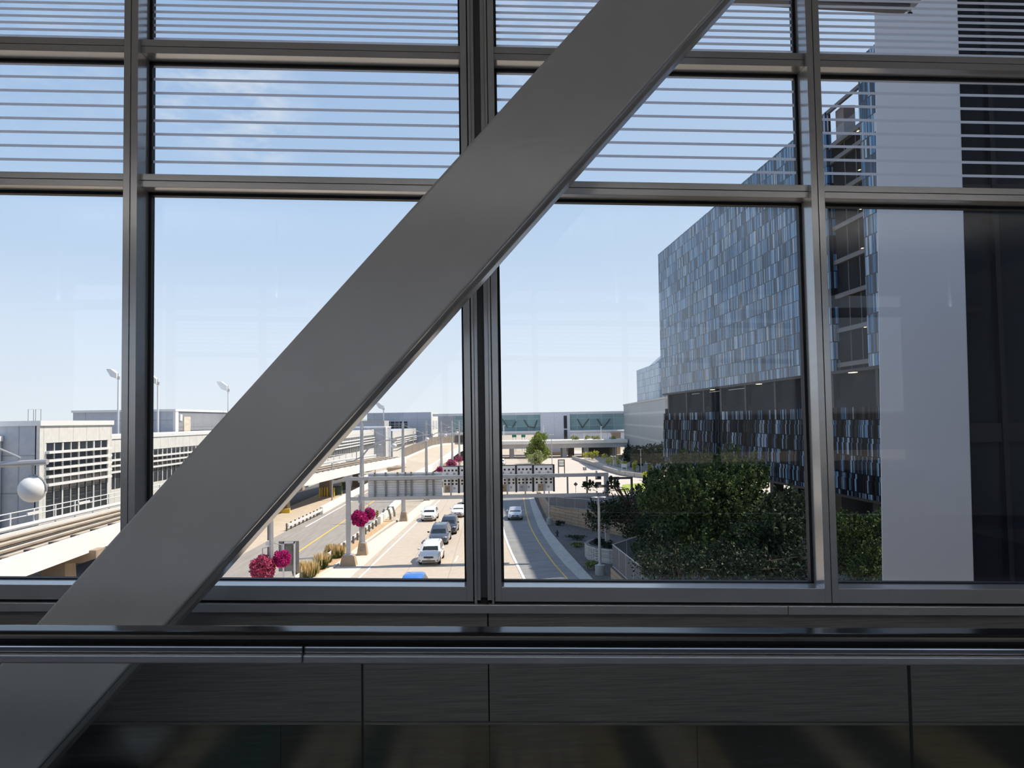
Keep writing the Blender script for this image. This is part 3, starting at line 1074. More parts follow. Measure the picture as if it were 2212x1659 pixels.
b = MB().strip([(leftedge(y), y, 0.0) for y in YS], [(x_at(kb, y) if y < 120 else 7.2, y, 0.0) for y in YS], .05)
t = tag(b.build('motorway', M['concrete']), 'pale concrete motorway running away between planters and retaining wall', 'road', kind='structure')
b = MB().strip([(x_at(wl, y), y, 0.018) for y in YS[:13]], [(x_at(gu, y), y, 0.018) for y in YS[:13]], .012)
b.build('right_lane', M['asphalt_r'], t)
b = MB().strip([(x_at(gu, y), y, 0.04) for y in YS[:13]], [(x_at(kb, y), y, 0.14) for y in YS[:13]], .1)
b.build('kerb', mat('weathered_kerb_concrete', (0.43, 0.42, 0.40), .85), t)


def stripe(nm, line, w, m, z=.034, ys=None):
    ys = ys or YS[:13]
    MB().strip([(x_at(line, y) - w / 2, y, z) for y in ys], [(x_at(line, y) + w / 2, y, z) for y in ys], .008).build(nm, m, t)


stripe('edge_line', wl, .22, M['white_paint'])
stripe('yellow_line', yl, .14, M['yellow_paint'])
hl = [gz(950, 1080.7), gz(775, 1249.5)]
hl = extend(hl, 34)
stripe('edge_line', hl, .16, M['white_paint'], .02, [34, 60, 90, 121])
lanes = [gz(995.5, 1173), gz(977.5, 1209.5)]
for off in (0.0, -3.45):
    for k in range(-3, 9):
        y0 = 68.2 + 12.2 * k + (0 if off == 0 else .5)
        dx = 0.036
        xa = -3.6 + off + (y0 - 68.2) * dx
        MB().strip([(xa - .07, y0, .02), (xa - .07 + 3 * dx, y0 + 3, .02)], [(xa + .07, y0, .02), (xa + .07 + 3 * dx, y0 + 3, .02)], .008).build('lane_dash', M['white_paint'], t)
# pale shoulder slab beside the planter
sh0 = [Vector((leftedge(y) , y, 0.02)) for y in (34, 52, 66, 79.5, 96, 121)]
sh1 = [Vector((x_at(hl, y) - .75, y, 0.02)) for y in (34, 52, 66, 79.5, 96, 121)]
MB().strip(sh0, sh1, .03).build('shoulder', M['shoulder'], t)
b = MB().strip([(-24.2, y, -0.02) for y in (30, 60, 90, 120, 165)], [(-15.6 + (y - 60) * .022, y, -0.02) for y in (30, 60, 90, 120, 165)], .03)
t = tag(b.build('frontage_road', M['asphalt']), 'grey asphalt side road with a yellow centre line left of the motorway', 'road', kind='structure')
MB().strip([(-19.15, 30, 0), (-19.1, 165, 0)], [(-18.95, 30, 0), (-18.9, 165, 0)], .01).build('yellow_line', M['yellow_paint'], t)
MB().strip([(-22.75, 93, 0), (-22.6, 165, 0)], [(-22.55, 93, 0), (-22.4, 165, 0)], .01).build('edge_line', M['white_paint'], t)
tag(MB().strip([(-30.6, 30, -.01), (-30.6, 175, -.01)], [(-24.1, 30, -.01), (-24.1, 175, -.01)], .04).build('pavement', mat('tan_paving', (0.52, 0.43, 0.33), .9, 0, .08, .8)), 'tan paved strip between side road and guideway', 'pavement', kind='structure')
tag(MB().strip([(-46, 30, -.02), (-46, 185, -.02)], [(-30.5, 30, -.02), (-30.5, 185, -.02)], .04).build('service_road', mat('dark_tarmac', (0.10, 0.10, 0.10), .9)), 'dark tarmac service road under the guideway', 'road', kind='structure')
# planter
cur = [gz(860, 1123), gz(842, 1134), gz(793, 1170), gz(729, 1221), gz(690, 1245)]
cur = extend(cur, 34)
gl_ = [Vector((-14.05, c.y, .08)) if c.y > 92 else Vector((-14.85 + (c.y - 72) * .035, c.y, .08)) for c in cur]
tag(MB().strip(gl_, [flat(c, .08) for c in cur], .14).build('planter_bed', M['gravel']), 'tan gravel planter strip beside the motorway', 'planter', kind='structure')
b = MB()
b.wall([(c.x, c.y) for c in cur], -.02, .15, .28)
tag(b.build('planter_kerb', M['shoulder']), 'pale concrete kerb edging the gravel planter', 'kerb', kind='structure')
# right-hand ground
tag(MB().strip([flat(kb[k], .1) for k in range(len(kb))], [Vector((40, p.y, .1)) for p in kb], .3).build('mulch_bed', M['mulch']), 'dark stony bed below the tan retaining wall', 'bed', kind='structure')
tag(MB().strip([(7.4, 124, .0), (9, 180, 0), (12, 300, 0)], [(60, 124, .0), (60, 180, 0), (60, 300, 0)], .04).build('side_apron', mat('pale_pink_concrete', (0.56, 0.49, 0.43), .9, 0, .05, .5)), 'wide pale concrete road beyond the sign gantry', 'road', kind='structure')
tag(MB().strip([gz(1345, 1047, .03), gz(1385, 1043, .03), gz(1440, 1039, .03)], [gz(1338, 1062, .03), gz(1385, 1061, .03), gz(1445, 1058, .03)], .02).build('lawn_patch', M['lawn']), 'sunny yellow-green lawn patch beyond the dark trees', 'lawn', kind='structure')
tag(MB().strip([gz(1268, 984, .02), gz(1300, 984, .02), gz(1350, 990, .02), gz(1440, 1008, .02)], [gz(1262, 992, .02), gz(1310, 1003, .02), gz(1372, 1019, .02), gz(1444, 1032, .02)], .02).build('side_street', M['asphalt']), 'side street behind the low concrete barrier, its shade put into the grey', 'road', kind='structure')  # the shade on this street is put into its darker colour

# --- low concrete barrier curving across the apron
bp = [gz(1237, 991), gz(1262, 1000.5), gz(1290, 1010), gz(1318, 1019.5), gz(1345, 1027), gz(1372, 1031), gz(1394, 1033)]
tag(MB().wall([(p.x, p.y) for p in bp], 0, .95, .4).build('concrete_barrier', M['barrier_grey']), 'long grey concrete barrier curving beside the side street', 'barrier')

# --- jersey barriers of the side road
tag(MB().wall([gz(694, 1111).xy, gz(742, 1084).xy, gz(790, 1058).xy, gz(822, 1040).xy], -.02, 1.0, .45).build('jersey_barrier', M['barrier'], bevel=.06), 'white concrete barrier on the far side of the grey side road', 'barrier')
tag(MB().wall([(-14.0, 93.5), (-14.3, 110), (-14.5, 124), (-14.8, 160)], -.02, 1.0, .45).build('jersey_barrier', M['barrier'], bevel=.06), 'white concrete barrier between side road and motorway', 'barrier')
t = thing('steel_guardrail', 'white steel guardrail on dark posts before the far concrete barrier', 'guardrail', gz(640, 1130))
g0, g1 = gz(621, 1147), gz(694, 1111)
MB().beam(g0 + Vector((.1, 0, .62)), g1 + Vector((.1, 0, .62)), .09, .34).build('rail', M['white_metal'], t, bevel=.02)
for k in range(9):
    p = g0.lerp(g1, (k + .1) / 9)
    MB().box(p.x - .22, p.x - .06, p.y - .1, p.y + .1, -.05, .85).build('post', M['wood'], t)
t = thing('steel_guardrail', 'white steel guardrail on timber posts along the gravel planter', 'guardrail', (-14.6, 80, 0))
ga, gb = Vector((-15.35, 58, .62)), Vector((-14.15, 93, .62))
MB().beam(ga, gb, .08, .33).build('rail', M['white_metal'], t, bevel=.02)
for k in range(17):
    p = ga.lerp(gb, (k + .3) / 17)
    MB().box(p.x + .05, p.x + .24, p.y - .1, p.y + .1, 0, .82).build('post', M['wood'], t)
for k, p in enumerate((gz(834, 1124), gz(843, 1117))):
    o = thing('folded_barrier_panel', ['grey corrugated end panel at the white barrier by the planter', 'second grey corrugated panel behind the first at the barrier'][k], 'barrier panel', (p.x, p.y, .06))
    b = MB()
    b.tube([(p.x - .5, p.y, .06), (p.x - .5, p.y, .8), (p.x - .2, p.y, 1.35), (p.x + .35, p.y, 1.3), (p.x + .55, p.y, .5), (p.x + .55, p.y, .06)], .14, 8)
    b.build('panel', M['galv_dark'], o, smooth=True)
# hazard marker
p = gz(815, 1132)
t = thing('hazard_marker', 'yellow and black striped hazard marker at the end of the white barrier', 'road sign', (p.x, p.y, 0))
b = MB()
zb0, zh = 12.4 - (1117.5 - 911.4) * p.y / FOC, .95
b.box(p.x - .15, p.x + .15, p.y - .02, p.y + .0, zb0, zb0 + zh)
b.build('plate', M['black'], t)
for k in range(4):
    z = zb0 + .02 + k * .24
    b = MB()
    b.loft([[(p.x - .14, p.y - .026, z), (p.x + .14, p.y - .026, z + .13), (p.x + .14, p.y - .026, min(z + .25, zb0 + zh)), (p.x - .14, p.y - .026, z + .12)],
            [(p.x - .14, p.y - .021, z), (p.x + .14, p.y - .021, z + .13), (p.x + .14, p.y - .021, min(z + .25, zb0 + zh)), (p.x - .14, p.y - .021, z + .12)]])
    b.build('stripe', M['yellow'], t)
MB().tube([(p.x, p.y + .02, 0), (p.x, p.y + .02, zb0 + .5)], .035, 6).build('post', M['galv'], t)

# --- lamp poles of the planter line
def lamp_pole(x, y, label, near=False, zg=10.1, out=3.0):
    t = thing('lamp_pole', label, 'street lamp', (x, y, 0), 0, 'tall lamp poles along the motorway')
    MB().frustum((x, y), .98, .98, .66, .66, 0, 1.1).build('plinth', M['plinth'], t, bevel=.02)
    MB().box(x - .13, x + .13, y - .49, y - .40, .42, .72).build('plinth_plaque', M['galv_dark'], t)
    b = MB()
    b.tube([(x, y, 1.1), (x, y, 1.18)], [.36, .36], 12)
    b.tube([(x - .07, y, 1.15), (x - .05, y, 6), (x - .03, y, 12.0), (x - .02, y, 12.5)], [.24, .2, .13, .03], 10)
    b.tube([(x + .12, y, 1.15), (x + .1, y, 6), (x + .06, y, 12.2)], [.13, .11, .08], 8)
    b.build('pole', M['galv'], t, smooth=True)
    b = MB()
    b.tube([(x - 1.5, y, 8.75), (x - .8, y, 8.75), (x, y, 9.15), (x + .7, y, 10.0), (x + 1.5, y, 10.45), (x + 2.3, y, 10.62), (x + 3.3, y, 10.66)], [.05, .06, .075, .07, .06, .06, .06], 8)
    b.build('arm', M['galv'], t, smooth=True)
    MB().tube([(x, y, 12.0), (x + 2.75, y, 10.75)], .022, 6).build('tie_rod', M['galv'], t)
    g = Vector((x + 3.0, y, zg))
    b = MB()
    b.ball(g, .27, .27, .27, 16, 10)
    gl = b.build('globe', M['white_metal'], t, smooth=True)
    b = MB()
    b.tube([(g.x, g.y, g.z + .24), (g.x, g.y, 10.64)], .035, 8)
    b.tube([g + Vector((.27 * math.cos(a), 0, .27 * math.sin(a))) * 1.06 for a in [math.radians(d) for d in range(-10, 120, 13)]], .02, 6)
    b.build('hanger', M['galv'], gl)
    return t


lp = lamp_pole(-12.45, 72.8, 'tall lamp pole with globe in the gravel beside the left gantry post')
for x, y, lab in ((-13.95, 48.6, 'tall lamp pole with globe arm beside the grey sign board'), (-11.4, 96.6, 'tall lamp pole at the far tip of the gravel planter'),
                  (-10.65, 121, 'tall lamp pole first beyond the sign gantry'), (-9.95, 145, 'tall lamp pole by the flower baskets on the ramp side, third beyond the gantry sign'),
                  (-9.2, 169, 'tall lamp pole in front of the pale concrete wall by the ramp'), (-8.75, 193, 'tall lamp pole furthest along the ramp, by the double mullion')):
    o = copy_tree(lp, (x, y, 0), label=lab)
    if y < 50:      # a slimmer pole stands nearest the bridge
        o.scale = (.55, .55, 1.0)
# near lamp whose globe hangs into the left pane
g = at_y(70, 1057, 16.2)
o = copy_tree(lp, (g.x - 3.0, 16.2, g.z - 10.1), label='near globe lamp hanging from an arm at the left edge')
t = [o2 for o2 in bpy.data.objects if o2.parent == o and o2.name.startswith('plinth')]
MB().box(g.x - 3.35, g.x - 2.65, 15.85, 16.55, 0, g.z - 10.05).build('pole_footing', M['plinth'], o)
# banners on the near pole
t = thing('banner_flag', 'two grey banner panels on the near lamp pole', 'banner', (-14.4, 48.6, 7))
pb = at_y(582.5, 1150, 48.6)
for y0, y1 in ((1128, 1167), (1181, 1202)):
    a, c = at_y(577.5, y0, 48.6), at_y(587, y1, 48.6)
    MB().box(a.x, c.x + .1, 48.57, 48.61, c.z, a.z).build('panel', M['galv_dark'], t)
a = at_y(578, 1174, 48.6)
MB().box(a.x - .1, -13.9, 48.55, 48.63, a.z - .12, a.z + .12).build('bracket', M['white_metal'], t)


def flower_basket(px, py, Y, r, m, label, n=1500, pole=None):
    c = at_y(px, py, Y)
    t = thing('flower_basket', label, 'flower basket', (c.x, c.y, c.z - r), 0, 'hanging flower baskets on the lamp poles')
    q = nrng.normal(size=(n, 3))
    q /= np.linalg.norm(q, axis=1)[:, None]
    q *= (1 + .13 * np.sin(q[:, :1] * 5 + px) * np.cos(q[:, 2:] * 6 + py))
    q *= nrng.uniform(.72, 1.0, (n, 1)) * np.array([r, r, r * .95])
    q[:, 2] = np.maximum(q[:, 2], -.88 * r)
    leaves('blossoms', q + np.array(c), r * .11, M[m], t)
    b = MB()
    b.ball(c, r * .72, r * .72, r * .7, 10, 7)
    b.build('basket_liner', M['leaf_dark'], t)
    b = MB()
    b.tube([(c.x, c.y, c.z + r * .6), (c.x, c.y, c.z + r * 1.5), (pole if pole is not None else c.x + .9, c.y, c.z + r * 1.7)], .03, 6)
    b.build('bracket', M['galv'], t)
    return t


flower_basket(567, 1226, 48.4, .78, 'petal_faded', 'big dusty pink flower basket left of the near lamp pole', 2200, -13.9)
flower_basket(608.5, 1207, 48.8, .58, 'petal', 'bright magenta flower basket right of the near lamp pole', 1600, -13.9)
flower_basket(776, 1120, 72.5, .80, 'petal', 'magenta flower basket in front of the lamp pole by the gantry', 1800, -12.4)
flower_basket(797, 1110, 73.4, .62, 'petal', 'smaller magenta basket behind the lamp pole by the gantry', 1200, -12.4)
flower_basket(950, 1015, 144.8, .75, 'petal', 'small far flower basket just above the ribbed sign', 500, -9.9)
flower_basket(975, 1003, 168.8, 1.25, 'petal', 'far flower basket left of the two by the ramp side', 600, -9.2)
flower_basket(990.5, 991, 192.8, .95, 'petal', 'farthest flower basket nearest the double mullion', 500, -8.7)

# grey board on white frame by the near pole
t = thing('sign_board', 'grey blank sign board seen from behind on white posts in the planter', 'sign', (-13.8, 52, 0))
a, c = at_y(602, 1169.5, 52.1), at_y(646, 1233.5, 52.1)
MB().box(a.x, c.x, 52.08, 52.12, c.z, a.z).build('board', M['galv_dark'], t)
a2, c2 = at_y(611, 1171, 52), at_y(637.5, 1230, 52)
for x in (a2.x + .04, c2.x - .04):
    MB().box(x - .05, x + .05, 51.95, 52.05, 0, a2.z).build('post', M['white_metal'], t)
MB().box(a2.x, c2.x, 51.95, 52.05, a2.z - .1, a2.z).build('crossbar', M['white_metal'], t)
MB().box(a2.x + .15, c2.x - .2, 52.03, 52.08, c.z + .4, a2.z - .25).build('backing_panel', M['wood'], t)


# grass clumps
def grass_clump(px, py, w, h, label, plume=.6):
    p = gz(px, py)
    t = thing('ornamental_grass', label, 'ornamental grass', (p.x, p.y, .08), 0, 'ornamental grasses in the gravel planter')
    for nm, m, n, lo, hi, sp in (('blades', 'blade', 420, .25, .78, 1.0), ('plumes', 'plume', 110, .62, 1.05, .9)):
        v, f = [], []
        for k in range(int(n * (1 if nm == 'blades' else plume / .6))):
            a = rng.uniform(0, 6.283)
            r = rng.random() ** .5 * w * .25
            x0, y0 = p.x + r * math.cos(a), p.y + r * math.sin(a)
            le = rng.uniform(.0, w * .5) * sp
            z1 = h * rng.uniform(lo, hi)
            x1, y1 = x0 + le * math.cos(a), y0 + le * math.sin(a)
            z0 = .05 if nm == 'blades' else z1 - h * .42
            if nm == 'plumes':
                x0, y0 = x1 - .3 * (x1 - x0), y1 - .3 * (y1 - y0)
            wd = .025 if nm == 'blades' else .05
            tx, ty = -math.sin(a + .7) * wd, math.cos(a + .7) * wd
            o = len(v)
            v += [(x0 - tx, y0 - ty, z0), (x0 + tx, y0 + ty, z0), ((x0 + x1) / 2 + tx * 1.3, (y0 + y1) / 2 + ty * 1.3, (z0 + z1) / 2), (x1, y1, z1), ((x0 + x1) / 2 - tx * 1.3, (y0 + y1) / 2 - ty * 1.3, (z0 + z1) / 2)]
            f.append((o, o + 1, o + 2, o + 3, o + 4))
        me = bpy.data.meshes.new(nm)
        me.from_pydata(v, [], f)
        me.materials.append(M[m])
        finish(me, nm, t, smooth='leaf')


for a in ((714, 1206, 1.0, 1.3, 'pale straw grass clump beside the gantry plinth, left one', .9), (730, 1207, 1.1, 1.35, 'golden grass clump touching the gantry plinth', .7),
          (694, 1231, 1.2, 1.5, 'green grass clump with gold plumes halfway along the planter', .6), (670, 1250, 1.3, 1.5, 'green grass clump third from the gantry plinth', .6),
          (655, 1256, 1.2, 1.55, 'straw grass clump at the pane edge beside the grey board', 1.0), (645, 1252, .9, 1.4, 'tall straw grass clump against the white sign post', 1.0),
          (707, 1217, .8, .9, 'small low grass tuft between the two larger clumps', .3)):
    grass_clump(*a)

# --- sign gantry
YGA = 67.5
t = thing('sign_gantry', 'grey steel sign gantry spanning the motorway', 'gantry', (-12.8, YGA, 0))
xl_, xr_ = -12.75, 9.75
for x, ht in ((xl_, 7.62), (xr_, 7.62)):
    MB().box(x - .19, x + .19, YGA - .19, YGA + .19, .9 if x < 0 else 0, ht).build('post', M['galv'], t, bevel=.015)
MB().frustum((xl_, YGA), 1.4, 1.1, 1.02, .9, 0, .88).build('plinth', M['plinth'], t, bevel=.02)
MB().box(xl_ - .38, xl_ + .38, YGA - .36, YGA + .36, .88, .96).build('base_plate', M['galv'], t)
MB().box(xl_ - .19, xr_ + .19, YGA - .16, YGA + .16, 7.32, 7.62).build('top_chord', M['galv'], t, bevel=.01)
MB().box(xl_ + .19, xr_ - .19, YGA - .14, YGA + .14, 5.58, 5.88).build('bottom_chord', M['galv'], t, bevel=.01)
for px in (1226, 1268):
    x = at_y(px, 1045, YGA).x
    MB().box(x - .07, x + .07, YGA - .06, YGA + .06, 5.88, 7.32).build('strut', M['galv_dark'], t)
for x in (xl_ + .95, xr_ - .85):
    MB().box(x - .05, x + .05, YGA - .24, YGA + .2, 5.4, 6.05).build('clamp', M['galv'], t)
    MB().box(x - .05, x + .05, YGA - .24, YGA + .2, 7.15, 7.8).build('clamp', M['galv'], t)
for y0, y1 in ((1028.5, 1035.5), (1041.5, 1047)):
    a, c = at_y(1286.5, y0, YGA + .1), at_y(1298.5, y1, YGA + .1)
    MB().box(a.x, c.x, YGA + .0, YGA + .3, c.z, a.z).build('control_box', M['dark_steel'], t)
# conduit loops along the top chord
for px in (1122, 1158, 1177):
    p = at_y(px, 1030, YGA - .18)
    MB().tube([p + Vector((-.5, 0, -.25)), p + Vector((-.3, 0, .05)), p + Vector((.1, 0, .16)), p + Vector((.5, 0, .05)), p + Vector((.75, 0, -.2))], .018, 5).build('conduit', M['galv_dark'], t)
# ribbed backs of the fixed signs
t = thing('direction_sign', 'ribbed grey back of a wide road sign on the gantry', 'road sign', (-8, YGA + .3, 5.6))
a, c = at_y(795, 1022, YGA + .4), at_y(955.5, 1071, YGA + .4)
MB().box(a.x, c.x, YGA + .42, YGA + .47, c.z, a.z).build('sheet', M['white_metal'], t)
nr = 10
for k in range(nr):
    z = c.z + (a.z - c.z) * (k + .5) / nr
    MB().box(a.x, c.x, YGA + .34, YGA + .42, z - .035, z + .035).build('rib', M['white_metal'], t)
for px in (810, 833.5, 859, 876, 888.5, 921.5, 936):
    x = at_y(px, 1045, YGA + .3).x
    MB().box(x - .07, x + .07, YGA + .17, YGA + .34, c.z - .1, a.z + .05).build('bracket', M['galv_dark'], t)
# message sign cabinets with black vents
div = [956, 992, 1034, 1075, 1116, 1152.5, 1197.5]
CL = ['first from the ribbed sign', 'second from the ribbed sign', 'behind the double mullion', 'right of the double mullion', 'second from the open end', 'at the open end of the row']
for i in range(6):
    a, c = at_y(div[i] + .8, 1008.6 if i > 1 else 1010, YGA + .4), at_y(div[i + 1] - .8, 1064, YGA + .4)
    zt_, zb_ = 8.35, 6.08
    xa, xb = a.x, c.x
    t = thing('message_sign', 'off-white sign cabinet with black vents, ' + CL[i], 'message sign', ((xa + xb) / 2, YGA + .5, zb_), 0, 'message sign cabinets on the gantry')
    MB().box(xa, xb, YGA + .36, YGA + .9, zb_, zt_).build('cabinet', M['sign_white'], t)
    MB().box(xb - .07, xb + .08, YGA + .30, YGA + .9, zb_ - .05, zt_ + .04).build('edge_frame', M['black'], t)
    MB().box(xa - .02, xb, YGA + .34, YGA + .92, zt_, zt_ + .05).build('cap', M['black'], t)
    n = 4
    for k in range(n):
        x = xa + (xb - xa) * (k + .55) / n * .96
        for z in (8.02, 7.12, 6.84):
            MB().box(x - .085, x + .085, YGA + .345, YGA + .36, z - .08, z + .08).build('vent', M['black'], t)
    for k in (0.28, .72):
        x = xa + (xb - xa) * k
        for z in (7.74, 6.47):
            b = MB()
            for (u0, u1, v0, v1) in ((-.08, .08, .04, .07), (-.08, .08, -.07, -.04), (-.08, -.05, -.04, .04), (.05, .08, -.04, .04)):
                b.box(x + u0, x + u1, YGA + .345, YGA + .36, z + v0, z + v1)
            b.build('latch', M['black'], t)
    MB().box(xa + (xb - xa) * .5 - .06, xa + (xb - xa) * .5 + .06, YGA + .15, YGA + .345, zb_ - .2, 7.3).build('hanger', M['galv'], t)
    MB().box((xa + xb) / 2 - .55, (xa + xb) / 2 - .05, YGA + .35, YGA + .36, zb_ + .02, 6.72).build('door_panel', M['plinth'] if i in (0, 3, 5) else M['galv'], t)

# --- cars
def car(name, label, x, y, kind, m, rz=-.036, scale=1.0):
    P = {'suv': (4.75, 1.90, 1.74, 1.08, 1.10, 1.25, 2.15, .55, .12), 'van': (5.0, 1.96, 1.78, 1.02, 1.08, .95, 1.95, .5, .1),
         'crossover': (4.5, 1.82, 1.62, 1.0, 1.05, 1.15, 2.05, .9, .2), 'sedan': (4.75, 1.82, 1.44, .90, .96, 1.3, 2.25, 1.65, .75)}[kind]
    L, W, Hh, hood, belt, wb, rf, rr, rb = P
    y0 = -L / 2
    t = thing(name, label, 'car', (x, y + L / 2, 0.02), rz, 'cars on the motorway')
    wd = W / 2

    def ring(yy, w, zb, zt):
        return [(px_, yy, pz) for px_, pz in ((-w * .86, zb), (-w * .98, zb + .12), (-w, (zb + zt) / 2), (-w * .97, zt - .14), (-w * .86, zt - .02), (-w * .45, zt + .015), (w * .45, zt + .015), (w * .86, zt - .02),
                                              (w * .97, zt - .14), (w, (zb + zt) / 2), (w * .98, zb + .12), (w * .86, zb))]
    b = MB().use(m)
    b.loft([ring(y0, wd * .78, .40, hood * .74), ring(y0 + .10, wd * .90, .30, hood * .84), ring(y0 + .35, wd * .97, .24, hood * .93), ring(y0 + wb * .7, wd, .22, hood), ring(y0 + wb + .15, wd, .22, belt),
            ring(0, wd, .22, belt), ring(-y0 - .45, wd * .98, .25, belt), ring(-y0 - .08, wd * .93, .32, belt - .03), ring(-y0, wd * .84, .42, belt - .15)])

    def cring(z, ya, yb_, w, c=.16):
        return [(-w + c, ya, z), (-w * .4, ya - .05, z), (w * .4, ya - .05, z), (w - c, ya, z), (w, ya + c * 1.2, z), (w, yb_ - c * 1.2, z), (w - c, yb_, z), (-w + c, yb_, z), (-w, yb_ - c * 1.2, z), (-w, ya + c * 1.2, z)]
    yb0, yb1 = y0 + wb, -y0 - rb
    yr0, yr1 = y0 + rf, -y0 - rr
    wt = wd * .76
    b.loft([cring(belt - .06, yb0, yb1, wd * .93), cring(belt + (Hh - belt) * .86, yr0 - .06, yr1 + .06, wt), cring(Hh - .03, yr0 + .12, yr1 - .1, wt * .94), cring(Hh, yr0 + .35, yr1 - .3, wt * .8)])
    b.build('body', None, t, local=True, smooth=True)
    # glazing: laid a little proud of the cabin shell
    zt1 = belt + (Hh - belt) * .82

    def lerp_row(f):   # cabin outline at height fraction f between belt and shoulder
        ya = yb0 + (yr0 - .06 - yb0) * f
        ye = yb1 + (yr1 + .06 - yb1) * f
        w = wd * .93 + (wt - wd * .93) * f
        return ya, ye, w
    f0, f1 = .10, .93
    (a0, e0, w0), (a1, e1, w1) = lerp_row(f0), lerp_row(f1)
    zf = lambda f: belt - .06 + (Hh - belt) * .9 * f
    q = MB()
    o = .03
    q.loft([[(-w0 + .17, a0 - o, zf(f0)), (-w0 * .4, a0 - .05 - o, zf(f0)), (w0 * .4, a0 - .05 - o, zf(f0)), (w0 - .17, a0 - o, zf(f0))], [(-w1 + .15, a1 - o, zf(f1)), (-w1 * .4, a1 - .05 - o, zf(f1)), (w1 * .4, a1 - .05 - o, zf(f1)), (w1 - .15, a1 - o, zf(f1))]], cap=False, close=False)
    q.build('windshield', M['car_glass'], t, local=True)
    q = MB().quad((-w0 + .2, e0 + o, zf(f0)), (w0 - .2, e0 + o, zf(f0)), (w1 - .2, e1 + o, zf(f1)), (-w1 + .2, e1 + o, zf(f1)), .004)
    q.build('rear_window', M['car_glass'], t, local=True)
    for sgn in (-1, 1):
        ym_ = (a0 + e0) / 2 + .1
        for (ya0, yb0_, ya1, yb1_) in ((a0 + .42, ym_ - .06, a1 + .25, ym_ - .06), (ym_ + .06, e0 - .3, ym_ + .06, e1 - .28)):
            q = MB()
            q.quad((sgn * (w0 + .012), ya0, zf(f0) + .04), (sgn * (w0 + .012), yb0_, zf(f0) + .04), (sgn * (w1 + .012), yb1_, zf(f1) - .02), (sgn * (w1 + .012), ya1, zf(f1) - .02), .006)
            q.build('side_window', M['car_glass'], t, local=True)
        for yy in (y0 + .92, -y0 - .98):
            q = MB()
            xo = sgn * (wd - .13)
            q.tube([(xo - .13, yy, .345), (xo - .08, yy, .345), (xo + .08, yy, .345), (xo + .13, yy, .345)], [.30, .345, .345, .30], 18)
            w_ = q.build('wheel', M['tyre'], t, local=True, smooth=True)
            q = MB()
            q.tube([(xo + sgn * .115, yy, .345), (xo + sgn * .14, yy, .345)], .2, 12)
            r_ = q.build('rim', M['rim'], w_, local=True)
        q = MB()
        q.loft([[(sgn * wd * .50, y0 + .015, hood * .66), (sgn * wd * .86, y0 + .12, hood * .70), (sgn * wd * .93, y0 + .34, hood * .84), (sgn * wd * .60, y0 + .06, hood * .80)],
                [(sgn * wd * .50, y0 - .02, hood * .66), (sgn * wd * .89, y0 + .09, hood * .70), (sgn * wd * .985, y0 + .31, hood * .86), (sgn * wd * .60, y0 + .02, hood * .84)]])
        q.build('headlight', M['headlight'], t, local=True)
        q = MB()
        q.ball((sgn * (wd + .10), yb0 + .42, belt + .08), .13, .08, .09, 8, 6)
        q.build('mirror', m if kind != 'van' else M['p_navy'], t, local=True, smooth=True)
        if kind in ('suv', 'van'):
            q = MB().tube([(sgn * wt * .86, yr0 + .3, Hh - .02), (sgn * wt * .88, yr0 + .45, Hh + .05), (sgn * wt * .88, yr1 - .4, Hh + .05), (sgn * wt * .86, yr1 - .25, Hh - .02)], .022, 6)
            q.build('roof_rail', M['galv_dark'], t, local=True)
        q = MB().box(sgn * wd * .7 - .12, sgn * wd * .7 + .12, y0 + .015, y0 + .1, .42, .53)
        q.build('fog_lamp', M['grille'], t, local=True)
    MB().box(-wd * .44, wd * .44, y0 - .03, y0 + .1, hood * .60, hood * .74).build('grille', M['grille'], t, local=True, bevel=.02)
    MB().box(-wd * .60, wd * .60, y0 - .02, y0 + .12, .36, .47).build('bumper_intake', M['grille'], t, local=True, bevel=.02)
    MB().box(-.16, .16, y0 - .045, y0 - .02, .50, .62).build('licence_plate', M['plate'], t, local=True)
    return t


def on_road(px, py):
    p = gz(px, py)
    return p.x, p.y


for px, py, kind, m, lab in ((928, 1223, 'suv', 'p_white', 'white sport utility car leading the queue in the middle lane'),
                             (947.5, 1179, 'van', 'p_slate', 'slate blue people carrier behind the white utility car'),
                             (968, 1156.5, 'suv', 'p_navy', 'navy black utility car behind the slate people carrier'),
                             (926, 1127.5, 'crossover', 'p_white', 'white crossover alone in the lane by the planter'),
                             (989.5, 1119, 'sedan', 'p_white', 'white sedan behind the navy utility car'),
                             (1012, 1091, 'crossover', 'p_silver', 'silver car half hidden by the double mullion, under the gantry'),
                             (1114.5, 1125, 'sedan', 'p_silver', 'silver sedan alone in the shaded right lane'),
                             (1084, 1006, 'suv', 'p_white', 'far white utility car right of the mullion above the signs')):
    x, y = on_road(px, py)
    car('car', lab, x, y, kind, M[m])
car('car', 'bright blue car cut off by the window sill', -5.85, 52.4, 'crossover', M['p_blue'])

# --- guideway of the people mover
ZT, ZB = 4.8, 3.42
ne = [(-27.2, 20), (-28.0, 40), (-29.2, 58), (-29.6, 64), (-28.6, 85), (-27.4, 107), (-25.2, 128), (-22.6, 145), (-20.2, 160), (-19.2, 167)]
fe = [(-34.2, 20), (-35.0, 40), (-35.6, 58), (-35.8, 73), (-35.3, 90), (-34.4, 110), (-32.6, 132), (-30.2, 152), (-27.6, 165), (-26.4, 172)]
t = thing('guideway', 'white elevated people-mover guideway curving away on the left', 'guideway', (-31, 60, 0))
MB().strip([(x, y, ZT - .35) for x, y in fe], [(x, y, ZT - .35) for x, y in ne], .9).build('deck', M['rail_dark'], t)
MB().wall(ne, ZB, ZT, .32).build('side_girder', M['girder'], t)
MB().wall(fe, ZB, ZT - .1, .3).build('side_girder', M['girder'], t)


